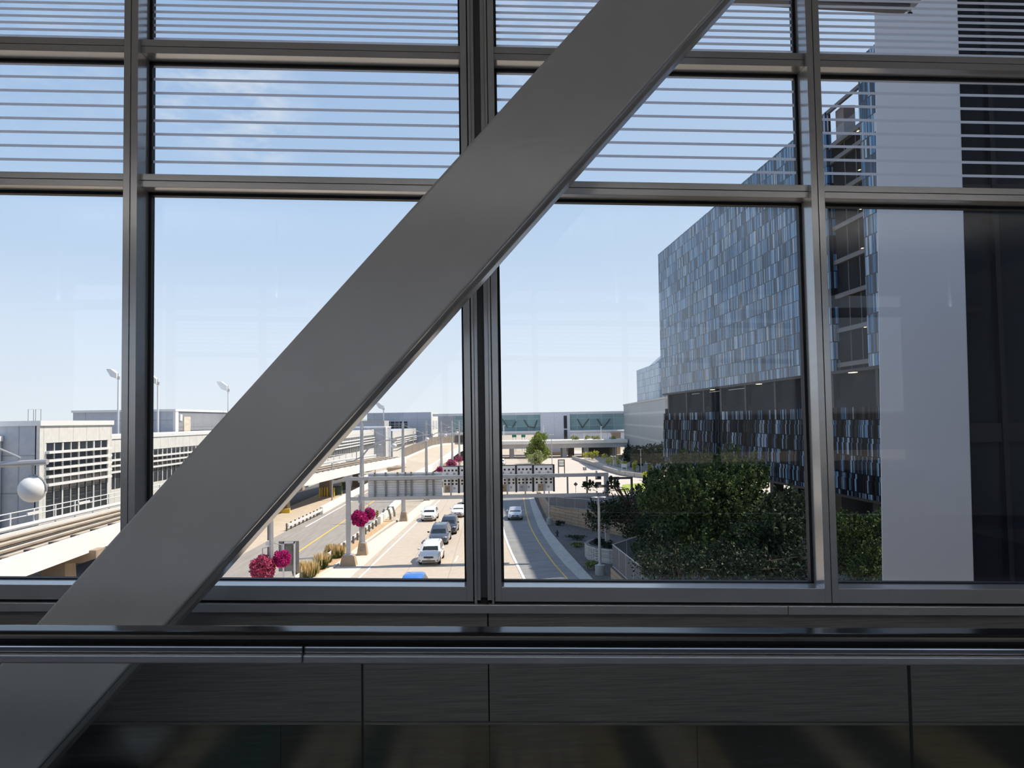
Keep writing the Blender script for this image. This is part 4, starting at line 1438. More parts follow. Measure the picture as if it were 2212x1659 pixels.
def between(f, z):
    return [(a[0] + (c[0] - a[0]) * f, a[1] + (c[1] - a[1]) * f, z) for a, c in zip(ne, fe)]


for f, w, h, m in ((.16, .34, .12, 'rail_tan'), (.36, .34, .12, 'rail_tan'), (.62, .40, .12, 'rail_tan'), (.84, .40, .12, 'rail_tan')):
    pth = between(f, 0)
    MB().wall([(p[0], p[1]) for p in pth], ZT - .35, ZT - .35 + h + .1, w).build('running_rail', M[m], t)
for f in (.26, .73, .5):
    pth = between(f, ZT - .12)
    MB().tube(pth, .09, 6).build('power_rail', M['rail_brown'], t)
MB().tube([(x, y, ZT + .18) for x, y in fe], .17, 10).build('conduit_pipe', M['white_metal'], t, smooth=True)
# sleepers beside the near girder
nrm = []
for a, c in zip(ne[:-1], ne[1:]):
    n = max(1, int(math.hypot(c[0] - a[0], c[1] - a[1]) / 2.6))
    nrm += [(a[0] + (c[0] - a[0]) * k / n, a[1] + (c[1] - a[1]) * k / n) for k in range(n)]
for x, y in nrm:
    if 38 < y < 172:
        MB().box(x - .62, x - .25, y - .3, y + .3, ZT - .36, ZT + .02).build('rail_bracket', M['rail_brown'], t)
# railing
t2 = thing('guideway_railing', 'white pipe railing along the far edge of the guideway', 'railing', (-35.6, 60, ZT))
rp = [(x - .2, y) for x, y in fe]
for z in (ZT + 1.25, ZT + .85):
    MB().tube([(x, y, z) for x, y in rp], .045, 6).build('rail', M['white_metal'], t2)
for a, c in zip(rp[:-1], rp[1:]):
    n = max(1, int(math.hypot(c[0] - a[0], c[1] - a[1]) / 3.0))
    for k in range(n):
        x, y = a[0] + (c[0] - a[0]) * k / n, a[1] + (c[1] - a[1]) * k / n
        if 30 < y < 160:
            MB().box(x - .05, x + .05, y - .05, y + .05, ZT - .2, ZT + 1.27).build('post', M['white_metal'], t2)
for y in (52, 60.5, 68):
    x = -35.4 - (y - 52) * .02
    MB().box(x, x + .1, y - .9, y + .9, ZT + .88, ZT + 1.1).build('notice_plate', M['white_metal'], t2)
PLAB = ['tan guideway pier under the girder at the left pane', 'tan guideway pier behind the first one, by the stone wall', 'brown guideway pier beside the yellow block', 'brown guideway pier in the shade by the green cabinets', 'far brown guideway pier behind the gantry post']
for k, (x, y) in enumerate(((-31.4, 56.5), (-32.2, 67), (-29.8, 109), (-28.6, 131), (-26.5, 150))):
    t = thing('guideway_pier', PLAB[k], 'pier', (x, y, 0), 0, 'piers under the guideway')
    MB().frustum((x, y), 1.9, 1.6, 1.7, 1.4, 0, 2.7).build('shaft', M['pier'], t, bevel=.05)
    b = MB()
    b.loft([[(x - 2.0, y - .7, 2.7), (x + 2.0, y - .7, 2.7), (x + 2.0, y + .7, 2.7), (x - 2.0, y + .7, 2.7)], [(x - 3, y - .7, 3.0), (x + 3, y - .7, 3.0), (x + 3, y + .7, 3.0), (x - 3, y + .7, 3.0)],
            [(x - 3, y - .7, ZB + .15), (x + 3, y - .7, ZB + .15), (x + 3, y + .7, ZB + .15), (x - 3, y + .7, ZB + .15)]])
    b.build('crosshead', M['pier'], t)
tag(MB().wall([(-37.2, 30), (-37.6, 72), (-37.0, 110)], 0, 3.0, .4).build('stone_wall', M['stone']), 'dark stone wall under the guideway behind the piers', 'wall', kind='structure')
# clutter under the guideway
p = gz(611, 1108)
o = thing('yellow_barrier', 'yellow concrete wheel stop beside the brown pier', 'barrier', (p.x, p.y, 0))
MB().box(p.x - .6, p.x + 1.0, p.y - .2, p.y + .2, 0, .58).build('block', M['yellow'], o, bevel=.04)
for k, (px, py) in enumerate(((690.7, 1075), (696, 1073), (701.5, 1073), (706.6, 1073), (721.5, 1074), (737, 1062))):
    p = gz(px, py)
    o = MB()
    o.tube([(p.x, p.y, 0), (p.x, p.y, 1.5), (p.x, p.y, 1.62)], [.13, .13, .05], 10)
    tag(o.build('bollard', M['yellow'], smooth=True), 'yellow steel bollard, %s' % ['nearest the brown pier', 'second from the brown pier', 'third from the brown pier', 'fourth from the brown pier', 'in front of the larger green cabinet', 'beside the smaller green cabinet'][k], 'bollard', 'yellow bollards under the guideway')
for k, (px, py, w, h) in enumerate(((728, 1070, 1.5, 1.5), (741, 1060, .9, 1.4))):
    p = gz(px, py)
    o = thing('utility_cabinet', ['larger green utility cabinet in the shade of the guideway', 'smaller green utility cabinet beside the large one'][k], 'cabinet', (p.x, p.y, 0))
    MB().box(p.x - w / 2, p.x + w / 2, p.y, p.y + 1.2, .1, h).build('housing', mat('utility_green', (0.055, 0.10, 0.075), .5), o, bevel=.04)
    MB().box(p.x - w / 2 - .1, p.x + w / 2 + .1, p.y - .1, p.y + 1.3, 0, .1).build('pad', M['shoulder'], o)
    MB().box(p.x - w / 2 + .1, p.x + w / 2 - .1, p.y - .02, p.y, .25, h - .15).build('door', mat('utility_green_door', (0.075, 0.13, 0.095), .5), o)


# street lamps with one short arm
def street_lamp(px, ptop, Y, z0, label, group='thin street lamps along the guideway'):
    a = at_y(px, ptop, Y)
    t = thing('street_lamp', label, 'street lamp', (a.x, Y, z0), 0, group)
    MB().tube([(a.x, Y, z0), (a.x, Y, a.z)], [.13, .09], 8).build('pole', M['galv'], t, smooth=True)
    b = MB().tube([(a.x, Y, a.z - .1), (a.x + .5, Y, a.z + .02), (a.x + .95, Y, a.z - .03)], .05, 6)
    b.build('arm', M['galv'], t)
    MB().ball((a.x + 1.1, Y, a.z - .06), .3, .16, .08, 10, 6).build('lamp_head', M['white_metal'], t, smooth=True)
    return t


for a in ((717, 1000, 124, 0, 'thin street lamp on the pavement beside the green cabinet'), (770, 973, 157, 0, 'thin street lamp behind the left gantry corner'), (810, 960, 172, .5, 'thin street lamp at the foot of the ramp'),
          (842, 946, 205, .9, 'thin street lamp left of the brown ramp fence'), (893, 931, 226, 3.4, 'thin street lamp at the low end of the ramp fence'), (914, 932, 236, 4.0, 'thin street lamp halfway up the ramp fence'), (962, 923, 262, 4.5, 'thin street lamp at the crest of the ramp')):
    street_lamp(*a)

# --- ramp to the overpass
rl = [(-30.0, 165, -.03), (-26.5, 190, .0), (-24.9, 215, 2.0), (-19.5, 240, 4.2), (-16.6, 256, 4.4), (-11.2, 268, 4.2), (0, 274, 4.4)]
rr = [(-19.0, 140, -.03), (-16.5, 165, 1.2), (-14.5, 185, 1.8), (-13.2, 205, 2.5), (-11.0, 228, 3.9), (-10.0, 238, 4.2), (0, 240, 4.4)]
t = thing('ramp', 'pale concrete ramp climbing and curving right to the overpass', 'ramp', (-18, 200, 0))
MB().strip(rl, rr, .8).build('roadway', mat('pale_ramp_concrete', (0.56, 0.475, 0.37), .9, 0, .05, .4, (1, .2, 1)), t)
MB().wall([(p[0] + .1, p[1]) for p in rr], [p[2] - 1.2 for p in rr], [p[2] + .55 for p in rr], .35).build('parapet', M['girder'], t)
MB().wall([(p[0], p[1]) for p in rl], [min(p[2] - .9, 0) for p in rl], [p[2] + .5 for p in rl], .4).build('parapet', M['girder'], t)
MB().prism([(p[0], p[1]) for p in rl[1:4]] + [(-14.2, 222), (-15.6, 195)], -.5, 1.0).build('embankment', M['pier'], t)
o = thing('ramp_fence', 'brown wire fence along the high side of the ramp', 'fence', (-19, 240, 3))
fl = rl[2:]
MB().wall([(p[0], p[1]) for p in fl], [p[2] + .5 for p in fl], [p[2] + 3.0 for p in fl], .06).build('screen', M['fence_brown'], o)
MB().tube([(p[0], p[1], p[2] + 3.0) for p in fl], .06, 6).build('top_rail', M['galv_dark'], o)
for p, q in zip(fl[:-1], fl[1:]):
    for k in range(4):
        f = k / 4
        x, y, z = (p[i] + (q[i] - p[i]) * f for i in range(3))
        MB().box(x - .05, x + .05, y - .05, y + .05, z + .4, z + 3.0).build('post', M['galv_dark'], o)
tag(MB().wall([(-12.6, 181), (-11.6, 205)], 0, 1.9, .5).build('ramp_buttress', M['pier']), 'tan wall end under the ramp beside the flower baskets', 'wall')

# --- overpass
t = thing('overpass', 'pale concrete overpass crossing below the far footbridge', 'overpass', (16, 245, 0))
zz = at_y(1200, 951.5, 245).z
MB().box(-2, 42.5, 244.8, 258, zz - 1.05, zz).build('parapet', M['barrier'], t)
MB().box(-2, 42.5, 245.4, 257, zz - 2.45, zz - 1.05).build('girder', M['girder_grey'], t)
for x in (5.6, 22.5, 29.5, 38.6):
    MB().box(x - .7, x + .7, 247, 254, 0, zz - 2.4).build('pier', M['pier'] if x > 35 else M['girder_grey'], t)
MB().box(29.5, 38.2, 256, 257, 0, zz - 2.4).build('abutment', M['soffit'], t)
MB().box(24.5, 26.5, 256, 257, 0, zz - 2.4).build('abutment', M['pier'], t)

# --- far footbridge
YF = 264.0
t = thing('far_footbridge', 'long glazed footbridge crossing the far end of the road', 'bridge', (16, YF, 0))
f = lambda px, py: at_y(px, py, YF)
zr, zg0, zg1, zf = f(1200, 890.2).z, f(1120, 896.5).z, f(1120, 931).z, f(1120, 938).z
xa, xe = f(979, 900).x, f(1348, 900).x
x1, x2, x3, x4 = f(1167, 900).x, f(1230.5, 900).x, f(1003, 900).x, f(1078, 900).x
MB().box(xa - 7, xe + 1, YF, YF + 9, zg0, zr).build('roof_edge', M['pale_clad'], t)
MB().box(xa, x1, YF + .3, YF + 8.5, zg1, zg0).build('glazing', M['win_teal'], t)
MB().box(x2, xe + 1, YF + .3, YF + 8.5, zg1, zg0).build('glazing', M['win_teal'], t)
for (u0, u1) in ((xa, x1), (x2, xe + 1)):
    MB().box(u0, u1, YF - .25, YF + 8.8, zf, zg1).build('floor_edge', M['pale_clad'], t)
    MB().tube([(u0, YF - .3, zg1 - .45), (u1, YF - .3, zg1 - .45)], .3, 8).build('edge_tube', M['white_metal'], t, smooth=True)
MB().box(x1, x2, YF - .5, YF + 10, 0.7, zr - .1).build('pylon', M['pale_clad'], t)
MB().box(x1 - 1, x2 + .6, YF - .9, YF + 11, 0, .95).build('plinth', M['plinth'], t)
u0, u1 = f(1217.2, 900).x, f(1224.3, 900).x
MB().box(u0, u1, YF - .56, YF - .4, 1.2, f(1220, 898).z).build('slit_window', M['win_dark'], t)
for py in (927, 950):
    z = f(1220, py).z
    MB().box(u0, u1, YF - .6, YF - .5, z - .2, z + .2).build('slit_bar', M['pale_clad'], t)
for pts in (((1085, 905), (1096, 924)), ((1107, 924), (1115, 910)), ((1132, 907), (1141, 922)), ((1141, 922), (1155, 924)), ((1155, 924), (1160, 908)), ((1247, 905), (1258, 924)), ((1258, 924), (1272, 905)), ((1290, 905), (1303, 924)), ((1303, 924), (1318, 905))):
    a, c = f(*pts[0]), f(*pts[1])
    MB().beam(a - Vector((0, -.15, 0)), c - Vector((0, -.15, 0)), .3, .3, (0, 1, 0)).build('inner_brace', M['dark_steel'], t)
xv = at_y(1334, 945, YF - 1).x
b = MB()
b.loft([[(xv - .9, YF - 1, 3), (xv + .9, YF - 1, 3), (xv + .9, YF + 1, 3), (xv - .9, YF + 1, 3)], [(xv - 2.1, YF - 1, zf), (xv + 1.2, YF - 1, zf), (xv + 1.2, YF + 1, zf), (xv - 2.1, YF + 1, zf)]])
b.build('support_pier', M['plinth'], t)
MB().box(xv - .9, xv + .9, YF - 1, YF + 1, 0, 3).build('support_pier', M['plinth'], t)
# things glimpsed beneath it
tag(MB().box(28, 62, 330, 345, 0, 7.6).build('hangar', M['pale_clad']), 'pale low building seen under the far footbridge', 'building')


def bush(px, py, Y, rx, rz, m, label, n, z0=None, leaf=.16, grp=None, nm='shrub'):
    """small plant: stems and a lumpy crown, centred on a pixel at depth Y"""
    c = at_y(px, py, Y)
    base = c.z - rz * 1.15 if z0 is None else z0
    t = thing(nm, label, 'tree' if nm != 'shrub' else 'shrub', (c.x, Y, base), 0, grp)
    leaves('foliage', blob_points(c, (rx, rx, rz), n, .3, 9, .5), leaf, M[m], t)
    b = MB()
    b.tube([(c.x, Y, base), (c.x + .03, Y, c.z + rz * .3)], [max(.04, rx * .05), .02], 6)
    for k in range(4):
        a = rng.uniform(0, 6.28)
        b.tube([(c.x, Y, base + (c.z - base) * .6), (c.x + rx * .6 * math.cos(a), Y + rx * .6 * math.sin(a), c.z + rz * .35)], [.03, .015], 5)
    b.build('stem', M['bark'], t)
    return t


zo = zz - .02
for k, (px, rx) in enumerate(((1238, 1.4), (1247, 1.0), (1271, 1.5), (1285, 1.5), (1294, 1.3), (1322, 1.4))):
    bush(px, 948 - rx * 1.4, 250, rx, rx * .7, 'leaf_olive', 'olive shrub on the overpass, %s' % ['beside the pale pylon', 'second from the pale pylon', 'third from the pylon, large', 'in the middle of the row', 'small one right of the middle', 'beside the brown pier'][k], 260, zo - .05, .2, 'shrubs along the overpass')
for k, (px0, px1) in enumerate(((1106, 1115.5), (1126, 1135))):
    a, c = at_y(px0, 939, 300), at_y(px1, 944.5, 300)
    o = thing('highway_sign', ['small green highway sign beneath the far footbridge', 'small green highway sign next to the bright tree, beneath the footbridge'][k], 'road sign', (a.x, 300, 0))
    MB().box(a.x, c.x, 300, 300.1, c.z, a.z).build('panel', mat('sign_green', (0.01, 0.20, 0.13), .5), o)
    for x in (a.x + .3, c.x - .3):
        MB().box(x - .08, x + .08, 300.1, 300.25, 0, a.z).build('post', M['galv'], o)

# --- terminal buildings on the left
def window_band(t, x, y0, y1, zt_, zb_, bars, nm, bar_w=.26, bar_d=.45, rec=.12):
    """east-facing window band: dark glass, upright mullions, horizontal sunshade bars"""
    MB().box(x - .3, x - .02, y0, y1, zb_, zt_).build('window_glass', M['win_dark'], t)
    b = MB()
    for k in range(nm + 1):
        y = y0 + (y1 - y0) * k / nm
        w = .11 if k % 2 == 0 else .05
        b.box(x - .1, x + .06, y - w, y + w, zb_, zt_)
    b.build('mullion_grid', M['cladding'], t)
    for z in bars:
        MB().box(x - .05, x + bar_d, y0 - .1, y1 + .1, z - bar_w / 2, z + bar_w / 2).build('sunshade', M['white_metal'], t)


# near block
t = thing('terminal_block', 'nearest grey terminal block with five white sunshade bars', 'building', (-48, 75, 0))
MB().box(-75, -40.3, 68.8, 81.6, 0, 12.55).build('wall', M['clad_grey'], t)
MB().box(-40.4, -40, 68.8, 81.6, 10.95, 12.5).build('fascia', M['cladding'], t)
MB().box(-40.4, -40, 68.8, 69.7, 0, 10.95).build('corner_pier', M['cladding'], t)
MB().box(-40.4, -40, 80.8, 81.6, 0, 10.95).build('corner_pier', M['cladding'], t)
MB().box(-40.4, -40, 69.7, 80.8, 0, 4.0).build('base_wall', M['cladding'], t)
MB().box(-75, -39.85, 68.65, 81.75, 12.5, 12.95).build('roof_edge', M['white_metal'], t)
window_band(t, -40.05, 69.7, 80.8, 10.9, 4.0, (10.1, 9.35, 8.64, 7.92, 7.2), 8, .22)
# long low front behind
t = thing('terminal_building', 'long low white terminal front behind the nearest block', 'building', (-50, 110, 0))
MB().box(-51.4, -43.5, 81.7, 146, 0, 11.0).build('wall', M['clad_grey'], t)
MB().box(-43.6, -43.2, 81.7, 146, 9.35, 10.9).build('fascia', M['cladding'], t)
MB().box(-51.4, -43.1, 81.7, 146, 10.9, 11.3).build('roof_edge', M['white_metal'], t)
MB().box(-43.6, -43.2, 81.7, 146, 0, 5.2).build('base_wall', M['cladding'], t)
window_band(t, -43.25, 82, 146, 9.3, 5.2, (8.5, 7.85, 7.15), 46, .2)
# low wing in front of the near block
t = thing('terminal_wing', 'low white terminal wing cut by the left edge of the picture', 'building', (-46, 60, 0))
MB().box(-75, -43.5, 45, 68.6, 0, 11.3).build('wall', M['clad_grey'], t)
MB().box(-43.6, -43.2, 45, 68.6, 9.4, 11.2).build('fascia', M['cladding'], t)
MB().box(-43.6, -43.2, 67.2, 68.6, 0, 9.4).build('corner_pier', M['cladding'], t)
MB().box(-75, -43.1, 45, 68.7, 11.2, 11.65).build('roof_edge', M['white_metal'], t)
window_band(t, -43.25, 46, 67.2, 9.3, 4.0, (8.5, 7.8, 7.1, 6.4), 14, .22)
# upper block
t = thing('plant_block', 'slate grey upper block above the long terminal front', 'building', (-60, 138, 0))
MB().box(-68, -52, 126, 165, 0, 14.6).build('wall', M['clad_grey'], t)
MB().box(-52, -51.7, 127.2, 165, 11.4, 14.5).build('side_wall', M['clad_slate'], t)
MB().box(-52, -51.6, 126, 127.2, 0, 14.6).build('corner_pier', M['cladding'], t)
MB().box(-68.2, -51.5, 125.8, 165, 14.6, 14.95).build('roof_edge', M['white_metal'], t)
a, c = at_x(397, 900, -51.65), at_x(411, 932, -51.65)
MB().box(-51.72, -51.6, a.y, c.y, c.z, a.z).build('louvre', M['rail_tan'], t)
a = at_x(390, 902, -51.65)
MB().box(-51.72, -51.5, a.y - .4, a.y + .4, a.z - .5, a.z + .5).build('wall_light', M['white_metal'], t)
# roof hoops
for k, px in enumerate((66.5, 82.5)):
    a = at_y(px, 909, 71)
    o = MB()
    w, h = .24, 1.05
    o.tube([(a.x - w, 71, 12.9), (a.x - w, 71, 12.95 + h), (a.x + w, 71, 12.95 + h), (a.x + w, 71, 12.9)], .025, 6)
    tag(o.build('roof_hoop', M['galv_dark']), ['thin steel hoop on the roof, nearer the picture edge', 'thin steel hoop on the roof, nearer the mullion'][k], 'roof ladder rail', 'hoops on the terminal roof')
# far fronts beyond the brace
t = thing('terminal_building', 'far white terminal front with three sunshades seen beyond the brace', 'building', (-42, 190, 0))
MB().box(-51, -36.3, 150.2, 232, 0, 10.0).build('wall', M['clad_grey'], t)
MB().box(-36.4, -36, 150.2, 232, 8.5, 10.1).build('fascia', M['cladding'], t)
MB().box(-36.4, -36, 150.2, 232, 0, 4.6).build('base_wall', M['cladding'], t)
window_band(t, -36.05, 150.5, 231, 8.5, 4.6, (7.7, 7.0, 6.3), 60, .24)
t = thing('terminal_return', 'blue-grey stair block between two far terminal fronts', 'building', (-37, 236, 0))
MB().box(-60, -32.7, 232.2, 245, 0, 10.5).build('wall', M['clad_grey'], t)
MB().box(-60, -32.6, 232, 245.1, 10.5, 10.9).build('roof_edge', M['white_metal'], t)
MB().box(-32.75, -32.55, 232.2, 236, 0, 10.5).build('side_wall', M['cladding'], t)
t = thing('terminal_building', 'farthest white terminal front below the big blue-grey block', 'building', (-38, 280, 0))
MB().box(-41, -32.5, 245.3, 318, 0, 9.4).build('wall', M['clad_grey'], t)
MB().box(-32.6, -32.2, 245.3, 318, 7.2, 9.4).build('fascia', M['cladding'], t)
MB().box(-32.6, -32.2, 245.3, 318, 0, 3.6).build('base_wall', M['cladding'], t)
window_band(t, -32.25, 246, 317, 7.2, 3.6, (6.4, 5.7, 5.0), 40, .28)
t = thing('terminal_tower', 'big blue-grey terminal block with a grid of dark windows', 'building', (-34, 330, 0))
YT3 = 322
g = lambda px, py: at_y(px, py, YT3)
MB().box(g(793, 900).x, g(931, 900).x, YT3, YT3 + 46, 0, g(880, 891).z).build('wall', M['clad_grey'], t)
MB().box(g(931, 900).x - .2, g(931, 900).x + .1, YT3 - .1, YT3 + 46, 0, g(880, 891.5).z).build('side_wall', M['cladding'], t)
a, c = g(834, 911), g(881, 929)
for i in range(5):
    for jn, (u, v) in enumerate(((0, .24), (.32, .5), (.58, 1.0))):
        xa_, xb_ = a.x + (c.x - a.x) * (i + .08) / 5, a.x + (c.x - a.x) * (i + .92) / 5
        MB().box(xa_, xb_, YT3 - .1, YT3 + .05, a.z + (c.z - a.z) * v, a.z + (c.z - a.z) * u).build('window_glass', M['win_dark'], t)
for yy in (YT3 + 9, YT3 + 24):
    MB().box(g(931, 900).x + .08, g(931, 900).x + .2, yy, yy + 9, g(935, 928).z, g(935, 909).z).build('louvre', M['clad_grey'], t)
t = thing('terminal_annex', 'lower blue-grey annex with pale roof edge beside the brace', 'building', (-46, 300, 0))
MB().box(at_y(760, 900, 300).x, at_y(823, 900, 300).x, 299, 312, 0, at_y(800, 910, 300).z).build('wall', M['clad_grey'], t)
MB().box(at_y(760, 900, 300).x, at_y(831, 900, 300).x, 298.8, 312, at_y(800, 911, 300).z, at_y(800, 909.3, 300).z).build('roof_edge', M['rail_tan'], t)
MB().box(at_y(823, 900, 300).x, at_y(831, 900, 300).x, 299, 312, 0, at_y(800, 911, 300).z).build('louvre', M['girder_grey'], t)
t = thing('link_block', 'grey concrete block between the white terminal end and the footbridge glass', 'building', (-20, 300, 0))
g = lambda px, py: at_y(px, py, 290)
MB().box(g(946, 900).x, g(979.5, 900).x, 290, 330, 0, g(960, 896.5).z).build('wall', brick_mat('grey_concrete_wall', (0.36, 0.37, 0.42), (0.385, 0.395, 0.44), (0.30, 0.31, 0.35), 3.2, 1.3, .05, .8, 'xz', .5), t)
MB().box(g(968, 900).x, g(1000, 900).x, 289.5, 292, g(960, 897).z, g(960, 894).z).build('coping', M['pale_clad'], t)
MB().box(g(946, 900).x, g(1003, 900).x, 289.4, 290, g(960, 940).z, g(960, 935).z).build('ledge', M['white_metal'], t)
MB().box(g(946, 900).x, g(1003, 900).x, 289.8, 291, 0, g(960, 940).z).build('base', M['pale_clad'], t)
# tall lamps behind the terminal
for k, (px, py, Y) in enumerate(((256, 806, 118), (341.5, 818, 122), (493, 833, 148), (828.5, 876, 316))):
    a = at_y(px, py, Y)
    s = Y / 118 if k < 3 else 2.0
    o = thing('high_mast_lamp', 'white floodlight on a mast, %s' % ['beside the left mullion', 'just right of the left mullion', 'touching the brace edge', 'tiny, above the big blue-grey block'][k], 'street lamp', (a.x, Y, 0), 0, 'floodlights on masts')
    MB().box(a.x - .11 * s, a.x + .11 * s, Y - .1, Y + .1, 0, a.z).build('mast', M['white_metal'], o)
    b = MB()
    z = a.z
    b.loft([[(a.x - .1, Y - .4, z - .85 * s), (a.x - .1, Y + .4, z - .85 * s), (a.x - .1, Y + .4, z - .05 * s), (a.x - .1, Y - .4, z - .05 * s)],
            [(a.x - .95 * s, Y - .5, z - .55 * s), (a.x - .95 * s, Y + .5, z - .55 * s), (a.x - .95 * s, Y + .5, z + .62 * s), (a.x - .95 * s, Y - .5, z + .62 * s)],
            [(a.x - 1.5 * s, Y - .4, z + .25 * s), (a.x - 1.5 * s, Y + .4, z + .25 * s), (a.x - 1.7 * s, Y + .4, z + .65 * s), (a.x - 1.7 * s, Y - .4, z + .65 * s)]])
    b.build('lamp_head', M['white_metal'], o, bevel=.03)
    MB().box(a.x - .22 * s, a.x + .2 * s, Y - .15, Y + .15, z - .9 * s, z - .5 * s).build('bracket', M['galv'], o)

# --- hotel
RH, RX, RK = 39.2, 27.4, .04
hx = lambda y: RX + RK * (125 - y)
Z1, Z2, Z3 = 16.2, 13.0, 5.55
YL_, YR_, YN = 66.4, 60.6, 50.0
D = 16.0
t = thing('hotel', 'tall hotel clad in blue striped glass panels above dark lower floors', 'building', (hx(90) + 8, 90, 0))


def hbox(y0, y1, za, zb, x0=0.0, x1=D):
    b = MB()
    return b.prism([(hx(y0) + x0, y0), (hx(y0) + x1, y0), (hx(y1) + x1, y1), (hx(y1) + x0, y1)], za, zb)


hbox(YL_, 125, Z1, RH - 3.0).build('upper_cladding', M['hotel_up'], t)
hbox(YL_, 125, RH - 3.0, RH, 0, .5).build('parapet_screen', M['hotel_up'], t)
hbox(YN, YR_, Z1, RH + 2, 0, 6).build('upper_cladding', M['hotel_up'], t)
hbox(YR_, YL_, Z1 - .2, RH - 3.0, .6, D).build('recess_glazing', M['band_glass'], t)
for k in range(7):
    z = Z1 + .3 + 3.0 * k
    hbox(YR_ + .03, YL_ - .03, z, z + .38, .3, .62).build('slab_edge', M['slab'], t)
for yy in (62.4, 64.3):
    hbox(yy - .04, yy + .04, Z1, RH - 3.0, .54, .62).build('recess_mullion', M['slab'], t)
hbox(YR_ + .05, YL_ - .05, RH - 3.4, RH - 3.0, .2, D).build('terrace_floor', M['slab'], t)
hbox(YR_ + .05, YL_ - .05, RH - 3.0, RH - 1.9, .25, .3).build('terrace_glass', M['glass'], t)
hbox(YL_ - 2.1, YL_ - .7, RH - 3.0, RH - .2, .6, 1.6).build('terrace_post', mat('brown_metal', (0.16, 0.13, 0.12), .5), t)
hbox(YR_ + 2.2, YR_ + 2.5, RH - 3.0, RH + .3, 1.3, 1.6).build('terrace_post', M['slab'], t)
hbox(YR_ + .02, YL_ + 1, RH - .2, RH + .1, .1, .35).build('terrace_beam', M['slab'], t)
for k in range(6):
    z = Z1 + 3.3 + 3.25 * k
    for yy in (61.6,):
        hbox(yy, yy + .22, z - .04, z - .01, .36, .5).build('downlight', M['lamp_on'], t)
hbox(YN, 124.6, Z2, Z1, .9, D).build('window_band', M['band_glass'], t)
for yy in (122, 112, 104, 97, 88.5, 80, 73.5, 67.4, 60):
    hbox(yy - .22, yy + .22, Z2, Z1, .3, .95).build('band_post', M['soffit'], t)
hbox(YN, 124.8, Z1 - .25, Z1, .1, D).build('band_head', M['soffit'], t)
hbox(YN, 124.8, Z2 - .12, Z2 + .75, .5, .9).build('band_sill', M['band_glass'], t)
for yy in (100.5, 84.5, 70.5, 63.8):
    hbox(yy, yy + .8, Z1 - .30, Z1 - .24, .35, .75).build('downlight', M['lamp_on'], t)
for y0, y1 in ((107.5, 111), (99, 103), (90, 95.5)):
    hbox(y0, y1, Z1 - .55, Z1 - .49, .80, .9).build('strip_light', M['white_metal'], t)
# lower clad floors, each course set a little further out
for k in range(5):
    za = Z2 - (Z2 - Z3) * (k + 1) / 5
    zb_ = Z2 - (Z2 - Z3) * k / 5
    hbox(YN, 124.9, za, zb_, .25 - .05 * k, D).build('lower_cladding', M['hotel_low'], t)
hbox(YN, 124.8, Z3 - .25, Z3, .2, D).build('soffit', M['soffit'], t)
for px in (1440, 1627, 1675, 1697, 1718, 1834):
    yy = (RX + RK * 125) / ((px - 1066) / FOC + RK) - 2
    w = 1.0 if px not in (1697,) else 1.2
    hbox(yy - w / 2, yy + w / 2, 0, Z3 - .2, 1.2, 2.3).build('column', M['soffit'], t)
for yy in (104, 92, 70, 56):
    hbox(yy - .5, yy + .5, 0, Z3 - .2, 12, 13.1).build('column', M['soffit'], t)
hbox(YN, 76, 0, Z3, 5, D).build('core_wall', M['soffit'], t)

# lighter louvred wing and the block above it
t = thing('louvred_wing', 'pale grey louvred wing left of the hotel', 'building', (42, 215, 0))
MB().prism([(44, 260), (38.1, 170), (52, 170), (58, 260)], 0, 16.55).build('wall', M['mesh_facade'], t)
MB().prism([(43.8, 260.2), (37.9, 169.8), (52, 169.8), (58, 260.2)], 16.55, 16.95).build('roof_edge', M['galv'], t)
t = thing('upper_wing', 'pale blue striped upper wing behind the hotel corner', 'building', (45, 205, 0))
MB().prism([(41.4, 221), (41.0, 189), (54, 189), (54, 221)], 17.0, 26.0).build('wall', panel_facade_mat('pale_striped_cladding', [(0.2, (0.20, 0.27, 0.36)), (0.5, (0.33, 0.42, 0.52)), (0.8, (0.50, 0.57, 0.64))], 1.9, 3.4, .6, .2, .35), t)
b = MB()
a, c, d_ = at_y(1410, 785, 196), at_y(1424, 752, 196), at_y(1424, 783, 196)
b.loft([[(a.x, 194, a.z - .3), (c.x + 3, 194, c.z), (d_.x + 3, 194, d_.z - .3)], [(a.x, 200, a.z - .3), (c.x + 3, 200, c.z), (d_.x + 3, 200, d_.z - .3)]])
b.build('roof_fin', M['clad_grey'], t)

# --- retaining walls, fences, stone planter
t = thing('retaining_wall', 'long tan block retaining wall below the chain-link fence', 'retaining wall', (9, 90, 0))
wp = [(7.0, 126), (6.75, 112), (6.62, 95.2), (8.2, 91.3), (10.2, 87.0), (13.4, 80.5), (16.5, 75.5)]
MB().wall(wp, -.05, [0.7, 1.4, 1.72, 1.86, 2.1, 2.3, 2.4], .42).build('block_face', M['blocks'], t)
pk = [(7.3, 126, .3), (7.1, 112, .9), (7.0, 95.4, 1.6), (8.5, 91.5, 1.7), (10.5, 87.2, 1.9), (13.7, 80.7, 2.1), (16.8, 75.7, 2.2)]
tag(MB().strip(pk, [(10, 126, .0), (12, 122, 0), (15, 118, 0.1), (19, 112, .1), (22, 108, .1), (26, 102, .1), (28, 98, .1)], .3).build('raised_bed', M['mulch']), 'sloping planted ground behind the tan retaining wall', 'bed', kind='structure')


